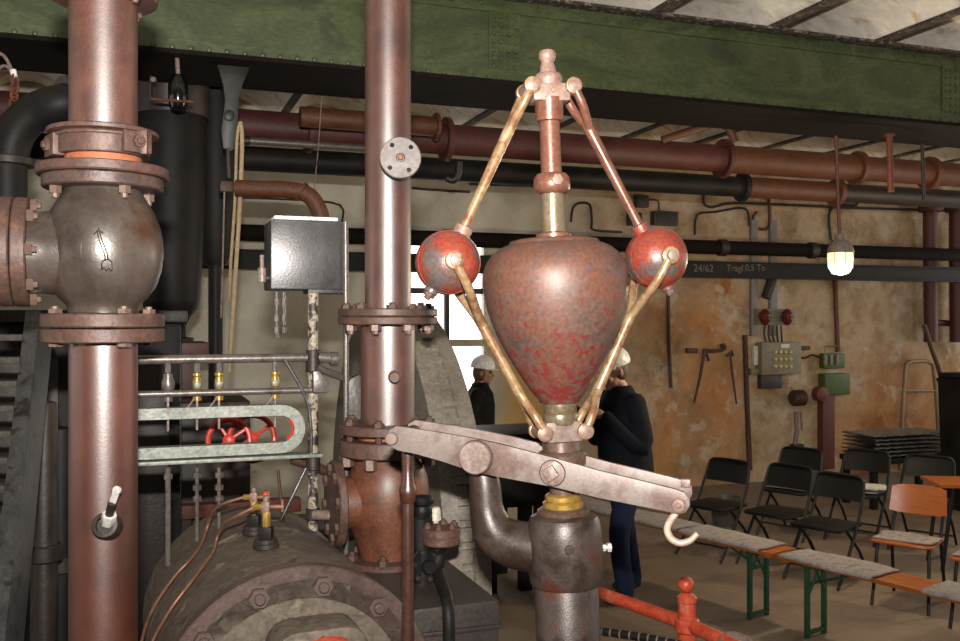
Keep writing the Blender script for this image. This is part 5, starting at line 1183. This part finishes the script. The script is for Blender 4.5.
# black folding chair (faces local -Y)
def make_chair():
    o = root('folding_chair', 'x', 'chair', Matrix.Identity(4), 'black folding chairs')
    mb = MB()
    for sx in (-1, 1):
        x = sx * .215
        mb = MB(); mb.tube(spline([(x, -.27, .012), (x, -.12, .22), (x * .99, .02, .43), (x * .96, .13, .64), (x * .9, .175, .77)], 4), .0125, 8); part('front_leg', mb, M_chairsteel, o)
        mb = MB(); mb.tube([(sx * .195, .26, .012), (sx * .195, .1, .24), (sx * .195, -.1, .43)], .0115, 8); part('rear_leg', mb, M_chairsteel, o)
    mb = MB(); mb.tube(spline([(-.1935, .175, .77), (-.17, .185, .80), (-.1, .19, .812), (.1, .19, .812), (.17, .185, .80), (.1935, .175, .77)], 4), .0125, 8); part('top_rail', mb, M_chairsteel, o)
    vs_, fs = [], []; n = 8; h = 4
    for t in (0, 1):
        for i in range(n + 1):
            for j in range(h + 1):
                x = -.19 + .38 * i / n; s_ = j / h; z = .62 + .185 * s_; y = .125 + .06 * s_ + .022 * (1 - (2 * i / n - 1) ** 2) + (.012 if t else 0)
                if j == h: z -= .02 * abs(2 * i / n - 1) ** 3
                vs_.append((x, y, z))
    k = (n + 1) * (h + 1)
    for i in range(n):
        for j in range(h):
            a = i * (h + 1) + j; fs += [[a, a + h + 1, a + h + 2, a + 1], [k + a, k + a + 1, k + a + h + 2, k + a + h + 1]]
    for i in range(n):
        for j in (0, h): a = i * (h + 1) + j; fs.append([a, a + h + 1, k + a + h + 1, k + a])
    for j in range(h):
        for i in (0, n): a = i * (h + 1) + j; fs.append([a, a + 1, k + a + 1, k + a])
    mb = MB(); mb.add(vs_, fs); part('backrest', mb, M_chair, o, 60)
    mb = MB(); mb.prism([(x, y) for x, y in ((-.2, -.2), (-.17, -.225), (.17, -.225), (.2, -.2), (.19, .15), (.16, .175), (-.16, .175), (-.19, .15))], T((0, 0, .425)), .028, .008); part('seat', mb, M_chair, o, 40)
    mb = MB(); mb.cyl((-.205, -.19, .12), (.205, -.19, .12), .008, 8); part('stretcher', mb, M_chairsteel, o); mb = MB(); mb.cyl((-.19, .2, .1), (.19, .2, .1), .008, 8); part('stretcher', mb, M_chairsteel, o)
    return o
def floor_at(px, d): return Vector(((px - 480) / F * d, d, 0))
ch0 = make_chair()
ch_spots = [(717, 7.8, -48, 'black folding chair nearest the lever, leftmost of the front row'), (779, 7.5, -48, 'black folding chair second from the left in the front row'), (828, 7.05, -48, 'black folding chair third in the front row, closest to the near bench'),
            (793, 8.5, -44, 'black folding chair in the back row under the motor'), (860, 8.35, -42, 'black folding chair in the back row with white papers on its seat'), (924, 8.0, -40, 'black folding chair in the back row behind the orange chair')]
chM = []
for i, (px, d, yw, lb) in enumerate(ch_spots):
    c = ch0 if i == 0 else copy_tree(ch0); p_ = floor_at(px, d); c.matrix_basis = T(p_) @ RZ(math.radians(yw)); c['label'] = lb; chM.append(c.matrix_basis.copy()); c.matrix_basis = c.matrix_basis @ Matrix.Diagonal((1, 1, .945, 1))
for i, lb in ((3, 'grey felt mat on the back row chair under the motor'), (4, 'grey felt mat on the back row chair below the papers')): felt(chM[i] @ T((0, -.02, .431)), .38, .25, lb, 11 + i)
for k in range(2):
    mb = MB(); mb.box(chM[4] @ T((.03 + .05 * k, .03 - .06 * k, .462 + .02 * k)) @ RZ(.3 * k), .3, .21, .016); solo('paper_stack', mb, M_paper, ('lower pile of white papers on a chair seat' if k == 0 else 'upper pile of white papers on a chair seat'), 'papers', 'papers on the chair', 0, chM[4] @ T((.03, .03, .48 + .02 * k)))
# orange school chairs
def make_school(M, label):
    o = root('school_chair', label, 'chair', M, 'orange wooden chairs')
    vs_, fs = [], []; n = 8; h = 3
    mb = MB()
    for t in (0, 1):
        for i in range(n + 1):
            for j in range(h + 1):
                x = -.19 + .38 * i / n; s_ = j / h; xx = x * (1 - .06 * s_); z = .585 + .2 * s_ ; y = .2 + .04 * s_ + .03 * (1 - (2 * i / n - 1) ** 2) + (.012 if t else 0)
                if j in (0, h): z += (-1 if j else 1) * .018 * abs(2 * i / n - 1) ** 4
                vs_.append((xx, y, z))
    k = (n + 1) * (h + 1)
    for i in range(n):
        for j in range(h):
            a = i * (h + 1) + j; fs += [[a, a + h + 1, a + h + 2, a + 1], [k + a, k + a + 1, k + a + h + 2, k + a + h + 1]]
    for i in range(n):
        for j in (0, h): a = i * (h + 1) + j; fs.append([a, a + h + 1, k + a + h + 1, k + a])
    for j in range(h):
        for i in (0, n): a = i * (h + 1) + j; fs.append([a, a + 1, k + a + 1, k + a])
    mb.add(vs_, fs, M); part('backrest', mb, M_wood, o, 60)
    mb = MB(); mb.prism([(-.2, -.18), (-.16, -.21), (.16, -.21), (.2, -.18), (.185, .16), (.15, .19), (-.15, .19), (-.185, .16)], M @ T((0, 0, .44)), .014, .004); part('seat', mb, M_wood, o, 40)
    for sx in (-1, 1):
        mb = MB(); mb.tube([M @ Vector(q) for q in spline([(sx * .17, .25, .012), (sx * .165, .2, .25), (sx * .16, .17, .44), (sx * .16, .215, .56), (sx * .155, .255, .66)], 3)], .0115, 8); part('rear_leg', mb, M_chairsteel, o)
        mb = MB(); mb.tube([M @ Vector(q) for q in spline([(sx * .18, -.22, .012), (sx * .17, -.17, .25), (sx * .165, -.14, .415), (sx * .163, -.08, .432), (sx * .16, .16, .432)], 3)], .0115, 8); part('front_leg', mb, M_chairsteel, o)
    mb = MB(); mb.cyl(M @ Vector((-.16, -.1, .425)), M @ Vector((.16, -.1, .425)), .01, 8); part('cross_tube', mb, M_chairsteel, o)
    return o
SM1 = T(floor_at(909, 6.4)) @ RZ(math.radians(-40)); SM2 = T(floor_at(992, 5.9)) @ RZ(math.radians(-44))
make_school(SM1, 'orange plywood chair with black tube legs behind the near bench'); make_school(SM2, 'orange plywood chair cut by the right picture edge')
felt(SM1 @ T((0, -.02, .456)), .38, .25, 'grey felt mat on the orange chair behind the near bench', 21); felt(SM2 @ T((0, -.02, .456)), .38, .25, 'grey felt mat on the orange chair at the picture edge', 22)
# low wooden table at the right
wt = root('wooden_table', 'orange wooden table top with dark legs at the right edge', 'table', T(floor_at(985, 7.4)) @ RZ(-.1)); wM = RM[wt.name]
mb = MB(); mb.box(wM @ T((.38, 0, .665)), 1.6, .42, .03, .005); part('top', mb, M_wood, wt)
for dx in (-.38, 1.05):
    for dy in (-.15, .15): mb = MB(); mb.cyl(wM @ Vector((dx, dy, 0)), wM @ Vector((dx + .08, dy, .65)), .016, 8); part('leg', mb, M_black, wt)
# stack of grey sheets, tub, trolley frame by the wall
skd = 10.0; sk = floor_at(897, skd)
rk = root('pallet_table', 'dark trestle under the stacked grey sheets by the wall', 'trestle', T(sk) @ HALL); kM = RM[rk.name]
mb = MB(); mb.box(kM @ T((0, 0, .49)), 1.1, .5, .06, .01); part('top', mb, M_black, rk)
for dx in (-.5, .5):
    for dy in (-.2, .2): mb = MB(); mb.box(kM @ T((dx, dy, .23)), .06, .06, .46); part('leg', mb, M_black, rk)
M_sheet = mat('grey_plastic_sheet', [(70, 72, 76), (120, 122, 126), (150, 152, 156)], 9, .3, .3, .2)
for k in range(6):
    n = 26; vs_, fs = [], []
    for t in (0, 1):
        for i in range(n + 1):
            x = -.52 + 1.04 * i / n; z = .54 + .042 * k + .005 * math.sin(i * 2.1 + k) + (.01 if t else 0)
            vs_ += [(x, -.24, z), (x, .24, z)]
    q = 2 * (n + 1)
    for i in range(n):
        a = 2 * i; fs += [[a, a + 1, a + 3, a + 2], [q + a, q + a + 2, q + a + 3, q + a + 1], [a, a + 2, q + a + 2, q + a], [a + 1, q + a + 1, q + a + 3, a + 3]]
    mb = MB(); mb.add(vs_, fs, kM @ T((.015 * math.sin(k * 5), 0, 0)))
    solo('stacked_sheet', mb, M_sheet, 'wavy grey sheet in the stack by the right wall', 'sheet', 'stacked grey sheets by the wall', 60, kM)
hf = root('trolley_frame', 'tan tubular trolley frame leaning on the right wall', 'trolley', T(W(905, 440, .3)))
wf = lambda x, y: W(x, y, .12 + .3 * max(0, (y - 360)) / 100)
mb = MB(); mb.tube(spline([wf(900, 470), wf(902, 420), wf(905, 372), wf(908, 363), (wf(920, 361)), wf(931, 363), wf(934, 372), wf(938, 420), wf(940, 470)], 4), .026, 8); part('tube_frame', mb, mat('tan_tube', [(128, 106, 70), (150, 124, 84)], 6, .5), hf)
mb = MB(); mb.tube([wf(904, 391), wf(936, 391)], .018, 8); part('cross_bar', mb, MATS['tan_tube'], hf)
bt = root('black_bin', 'tall black bin with grey side at the right edge', 'bin', T(floor_at(978, 9.6)) @ HALL); btM = RM[bt.name]
mb = MB(); mb.lathe([(.3, 0), (.33, .02), (.37, 1.3), (.39, 1.34), (.36, 1.36), (.34, 1.3), (0, 1.28)], btM @ RZ(pi / 4), 4); part('shell', mb, M_black, bt, 30)
mb = MB(); mb.box(btM @ T((-.02, -.02, 1.385)), .52, .52, .05, .01); part('lid', mb, M_black, bt)
pipe_solo('leaning_pole', [W(924, 325, .35), W(932, 350, .42), W(944, 390, .5), W(946, 470, .55)], .03, M_tool, 'brown pole leaning on the right wall above the bin', 'pole', 8, 2)
mb = MB(); mb.lathe([(.11, 0), (.15, .26), (.155, .27), (.14, .27), (.1, .02), (0, .02)], T(floor_at(725, 8.9)), 20); solo('grey_bucket', mb, mat('grey_bucket', [(70, 66, 60), (92, 88, 80)], 6, .5), 'grey bucket standing behind the first folding chair', 'bucket', None, 35, T(floor_at(725, 8.9)))
# red guard rail in front of the benches
gp = P(687, 600, 3.2)
gr = root('guard_rail', 'orange red guard rail with ball topped post at the bottom', 'railing', T((gp.x, gp.y, 0)))
k = 3.2 / F; zp = lambda y: EYE - (y - 320.5) * k
mb = MB(); mb.lathe([(.06, 0), (.06, .015), (.034, .03), (.031, .05), (.031, zp(602)), (.034, zp(601)), (.034, zp(597)), (.027, zp(595)), (.018, zp(593)), (.016, zp(592.5))], T((gp.x, gp.y, 0)), 24); part('post', mb, M_barrier, gr)
mb = MB(); mb.sphere(Vector((gp.x - .004, gp.y, zp(584.5))), .0275, 22); part('finial_ball', mb, M_barrier, gr)
mb = MB(); mb.cyl(Vector((gp.x, gp.y, zp(618)) ) - Y * .0, Vector((gp.x, gp.y, zp(632))), .042, 20, ch=.006); part('rail_socket', mb, M_barrier, gr)
ra = Vector((gp.x, gp.y, zp(624))); rdir = Vector((-.25, .36, 0)).normalized()
mb = MB(); mb.cyl(ra, ra + rdir * .78, .0235, 16); part('rail', mb, M_barrier, gr)
mb = MB(); mb.cyl(ra, ra - Vector((-.12, .25, 0)).normalized() * 1.2, .0235, 16); part('rail', mb, M_barrier, gr)
far = ra + rdir * .78
mb = MB(); mb.lathe([(.06, 0), (.06, .015), (.034, .03), (.031, .05), (.031, ra.z + .06), (.0, ra.z + .09)], T((far.x, far.y, 0)), 20); part('post', mb, M_barrier, gr)
# banded black cable below the rail
ca, cb2 = P(590, 630, 3.35), P(700, 648, 3.15)
bc_ = root('banded_cable', 'black cable wound with pale bands below the guard rail', 'cable', T(ca))
pth = spline([ca - X * .02, ca, P(640, 637, 3.25), cb2, cb2 + X * .3 - Y * .1], 6)
mb = MB(); mb.tube(pth, .0145, 12); part('core', mb, M_black, bc_)
for i in range(2, len(pth) - 2):
    for f_ in (0,):
        q = pth[i].lerp(pth[i + 1], f_); t = (pth[i + 1] - pth[i]).normalized(); mb = MB(); mb.cyl(q - t * .003, q + t * .003, .0162, 12); part('band', mb, M_steel, bc_)
mb = MB(); mb.lathe([(.062, -.02), (.066, -.015), (.066, .015), (.062, .02), (0, .021)], frame(P(737, 651, 3.0), Vector((.1, -.5, .85))), 30); o = solo('round_cap', mb, M_steel, 'round grey metal cap just at the bottom edge', 'cap', None, 35, T(P(737, 651, 3.0)))
mb = MB(); mb.cyl(P(737, 652, 3.0), Vector((P(737, 652, 3.0).x, 3.0, 0)), .045, 16); 
o2 = part('stand', mb, M_dark, o)

# ------------------------------------------------------------------ people
def remeshed(name, mb, vox, m, parent, smooth=3, label=None):
    me = mb.mesh('tmp', 0); tmp = bpy.data.objects.new('tmp_remesh', me); COL.objects.link(tmp)
    md = tmp.modifiers.new('r', 'REMESH'); md.mode = 'VOXEL'; md.voxel_size = vox; md.use_smooth_shade = True
    if smooth: sm = tmp.modifiers.new('s', 'SMOOTH'); sm.iterations = smooth; sm.factor = .5
    dg = bpy.context.evaluated_depsgraph_get(); out = bpy.data.meshes.new_from_object(tmp.evaluated_get(dg)); bpy.data.objects.remove(tmp)
    out.name = name; out.materials.clear(); out.materials.append(m)
    o = bpy.data.objects.new(name, out); COL.objects.link(o); o.parent = parent; RM[o.name] = RM[parent.name]
    if label: o['label'] = label
    return o
def limb(mb, pts, rs, n=14, sp=4): mb.tube(spline(pts, sp), resample(rs, sp), n); mb.sphere(pts[0], rs[0], 12); mb.sphere(pts[-1], rs[-1], 12)
def loft(mb, rings, n=20):
    vs_, fs = [], []
    for c, rx, ry in rings:
        for i in range(n): a = 2 * pi * i / n; vs_.append(Vector(c) + Vector((rx * math.cos(a), ry * math.sin(a), 0)))
    for k in range(len(rings) - 1):
        for i in range(n): fs.append([k * n + i, k * n + (i + 1) % n, (k + 1) * n + (i + 1) % n, (k + 1) * n + i])
    fs.append(list(range(n))[::-1]); fs.append([(len(rings) - 1) * n + i for i in range(n)]); mb.add(vs_, fs)
def person(M, h, label, coat, legs_m, arms, feet, headM, hair, lean=0.0):
    """built in local space: faces local -Y, feet on z=0; h = bare height. arms: [(shoulder side, elbow, wrist, hand dir)]"""
    o = root('person', label, 'person', M); RM[o.name] = Matrix.Identity(4)     # parts are modelled in local space
    s_ = h / 1.75
    hip = .92 * s_; sh = 1.43 * s_; neck = Vector((0, -lean * 1.0, 1.49 * s_)); head = neck + headM.to_3x3() @ Vector((0, -.025, .135)) * s_
    # body (skin): head with face, neck, trunk, arms with hands, legs
    mb = MB()
    hs = s_ * 1.0
    HM = T(head) @ headM.to_3x3().to_4x4()
    def hp(x, y, z): return HM @ Vector((x * hs, y * hs, z * hs))
    mb.sphere(hp(0, .012, .035), .098 * hs, 24, headM.to_3x3().to_4x4(), (.78, .98, .95))
    mb.sphere(hp(0, -.03, -.045), .07 * hs, 20, headM.to_3x3().to_4x4(), (.84, .86, 1.02))
    mb.sphere(hp(0, -.062, -.095), .026 * hs, 14)
    mb.tube([hp(0, -.088, .028), hp(0, -.102, .0), hp(0, -.116, -.024), hp(0, -.1, -.036)], [.009 * hs, .011 * hs, .016 * hs, .01 * hs], 10)
    for sx in (-1, 1): 
        mb.sphere(hp(sx * .078, .012, -.005), .03 * hs, 12, headM.to_3x3().to_4x4(), (.35, .65, 1.05))
        mb.sphere(hp(sx * .036, -.07, -.03), .026 * hs, 12)
        mb.tube([hp(sx * .012, -.092, .036), hp(sx * .05, -.08, .036)], .009 * hs, 8)
    mb.sphere(hp(0, -.088, -.062), .018 * hs, 12, None, (1.4, .6, .6))
    limb(mb, [neck - Z * .08 * s_, neck + Z * .02, head - Z * .05 * s_], [.062 * s_, .055 * s_, .054 * s_])
    y0 = lambda z: -lean * max(0, (z - hip)) / (1.49 * s_ - hip)
    loft(mb, [(Vector((0, y0(z * s_), z * s_)), rx * s_, ry * s_) for z, rx, ry in ((.84, .13, .09), (.95, .16, .105), (1.08, .135, .095), (1.25, .155, .11), (1.38, .165, .105), (1.46, .11, .075), (1.5, .05, .05))])
    wr = []
    for sx, el_, wr_, hd in arms:
        shp = Vector((sx * .175 * s_, y0(sh), sh - .03)); e_ = Vector(el_) * s_; w_ = Vector(wr_) * s_
        limb(mb, [shp, e_, w_], [.05 * s_, .04 * s_, .027 * s_])
        hd = Vector(hd).normalized(); sd = hd.cross(Vector((0, 0, 1))).normalized() * sx * -1; up_ = hd.cross(sd).normalized()
        pc_ = w_ + hd * .05 * s_
        mb.tube([w_, pc_ - hd * .01, pc_ + hd * .045 * s_], [.026 * s_, .036 * s_, .034 * s_], 12)
        for k, fl_ in enumerate((.072, .082, .077, .06)):
            b = pc_ + hd * .035 * s_ + sd * (.027 - .018 * k) * s_; k1 = b + (hd * .8 + Z * -.25) * fl_ * .5 * s_; k2 = k1 + (hd * .45 - Z * .8) * fl_ * .5 * s_
            limb(mb, [b, k1, k2], [.0095 * s_, .009 * s_, .008 * s_], 8, 3)
        b = pc_ - hd * .005 + sd * .03 * s_; limb(mb, [b, b + (sd * .7 + hd * .6) * .035 * s_, b + (sd * .6 + hd * 1.2) * .05 * s_], [.012 * s_, .0105 * s_, .009 * s_], 8, 3)
        wr.append((shp, e_, w_))
    for sx, kn, an in feet:
        limb(mb, [Vector((sx * .09 * s_, 0, hip - .04)), Vector(kn) * s_, Vector(an) * s_], [.082 * s_, .052 * s_, .037 * s_])
    remeshed('body', mb, .0075, M_skin, o, 2)
    # trousers
    mb = MB(); loft(mb, [(Vector((0, y0(z * s_), z * s_)), rx * s_, ry * s_) for z, rx, ry in ((.80, .15, .115), (.9, .185, .13), (1.0, .17, .122), (1.04, .165, .12))])
    for sx, kn, an in feet: limb(mb, [Vector((sx * .095 * s_, 0, hip - .05)), Vector(kn) * s_, Vector(an) * s_ + Z * .0], [.1 * s_, .075 * s_, .062 * s_])
    remeshed('trousers', mb, .012, legs_m, o, 2)
    # jacket
    mb = MB(); loft(mb, [(Vector((0, y0(z * s_), z * s_)), rx * s_, ry * s_) for z, rx, ry in ((.80, .215, .18), (.92, .22, .19), (1.1, .21, .185), (1.28, .215, .175), (1.4, .2, .15), (1.47, .125, .1), (1.52, .085, .085))])
    for shp, e_, w_ in wr: limb(mb, [shp, e_, w_ + (e_ - w_).normalized() * .02], [.08 * s_, .066 * s_, .052 * s_])
    remeshed('jacket', mb, .012, coat, o, 3)
    mb = MB(); mb.torus(T(neck - Z * .0), .075 * s_, .02 * s_, 24, 8); part('collar', mb, coat, o)
    for sx, kn, an in feet:
        a = Vector(an) * s_; mb = MB(); mb.sphere(Vector((a.x, a.y - .06 * s_, .048)), .05, 16, None, (.95, 2.5, .95)); mb.cyl((a.x, a.y, .03), (a.x, a.y, a.z + .03), .055 * s_, 12)
        mb.v = [Vector((v.x, v.y, max(v.z, .004))) for v in mb.v]; part('shoe', mb, M_shoe, o, 60)
    for sx in (-1, 1):
        mb = MB(); mb.sphere(hp(sx * .034, -.083, .012), .011 * hs, 10); part('eye', mb, M_eye, o, 60)
    mb = MB(); mb.sphere(hp(0, -.1, -.062), .012 * hs, 10, headM.to_3x3().to_4x4(), (2.0, .5, .5)); part('mouth', mb, M_lip, o, 60)
    if hair:
        mb = MB(); mb.sphere(hp(0, .03, .0), .103 * hs, 20, headM.to_3x3().to_4x4(), (.86, .85, 1.12)); mb.sphere(hp(0, .045, -.1), .07 * hs, 16, None, (1.0, .7, 1.2)); part('hair', mb, M_hair, o, 60)
    else:
        mb = MB(); mb.sphere(hp(0, .035, .012), .099 * hs, 20, headM.to_3x3().to_4x4(), (.81, .82, .98)); part('hair', mb, mat('grey_hair', [(96, 84, 74), (120, 106, 94)], 30, .7), o, 60)
    # hard hat
    mb = MB(); prof = [(.118, .0), (.121, .012), (.119, .04), (.108, .078), (.085, .108), (.05, .128), (0, .135)]
    mb.lathe([(r * hs, z * hs) for r, z in prof], HM @ T((0, .008, .05 * hs)) @ Matrix.Diagonal((.94, 1.12, 1, 1)), 32)
    hh = part('hard_hat', mb, M_helmet, o, 60, label='white safety helmet')
    mb = MB(); n = 20; vs_, fs = [], []
    for i in range(n + 1):
        a = -pi / 2 + (i / n - .5) * 2.4; e = 1 + .32 * math.cos((i / n - .5) * 2.4)
        for r, z in ((.115, .055), (.118 * e, .046), (.118 * e, .040), (.112, .048)): vs_.append(HM @ (Vector((r * hs * math.cos(a) * .94, r * hs * math.sin(a) * 1.12 + .008, z * hs))))
    for i in range(n):
        for k in range(4): fs.append([4 * i + k, 4 * i + (k + 1) % 4, 4 * i + 4 + (k + 1) % 4, 4 * i + 4 + k])
    mb.add(vs_, fs); part('peak', mb, M_helmet, hh, 60)
    mb = MB(); mb.tube([HM @ Vector((0, (.13 * math.cos(t) + .008) * hs, (.05 + .138 * math.sin(t)) * hs)) for t in [pi * i / 14 for i in range(1, 14)]], .008 * hs, 8); part('ridge', mb, M_helmet, hh, 60)
    return o
# man with notepad, right of the governor
mM = T(floor_at(626, 6.6)) @ RZ(math.radians(-64))
person(mM, 1.72, 'man in dark jacket, jeans and white hard hat standing behind the governor', M_jacket, M_jeans,
       [(-1, (-.26, -.06, 1.1), (-.12, -.27, 1.3), (.6, -.6, .3)), (1, (.26, -.04, 1.1), (.13, -.27, 1.32), (-.6, -.6, .3))],
       [(-1, (-.10, .06, .49), (-.12, .15, .09)), (1, (.12, -.14, .5), (.14, -.1, .09))], RZ(0) @ RX(math.radians(14)), False, .05)
nb = solo('notepad', MB().box(mM @ T((.0, -.39, 1.335)) @ RX(math.radians(-30)), .15, .21, .012, .003), M_chest, 'small dark notepad held by the man with the hard hat', 'notepad', None, 0, mM @ T((0, -.39, 1.33)))
pen = solo('pen', MB().cyl(mM @ Vector((.05, -.36, 1.345)), mM @ Vector((.10, -.33, 1.47)), .006, 8), M_whitetop, 'pale pen held over the notepad by the man', 'pen', None, 35, mM @ T((.05, -.36, 1.345)))
# woman in profile by the window
wM_ = T(floor_at(477, 9.0)) @ RZ(math.radians(82))
person(wM_, 1.56, 'woman in black coat and white hard hat in profile before the window', M_blackcoat, M_blackcoat,
       [(-1, (-.24, .02, 1.14), (-.2, -.14, .95), (.1, -.6, -.7)), (1, (.24, .02, 1.14), (.2, -.14, .95), (-.1, -.6, -.7))],
       [(-1, (-.1, -.03, .49), (-.1, .02, .09)), (1, (.1, -.03, .49), (.1, .02, .09))], RX(math.radians(4)), True, .03)
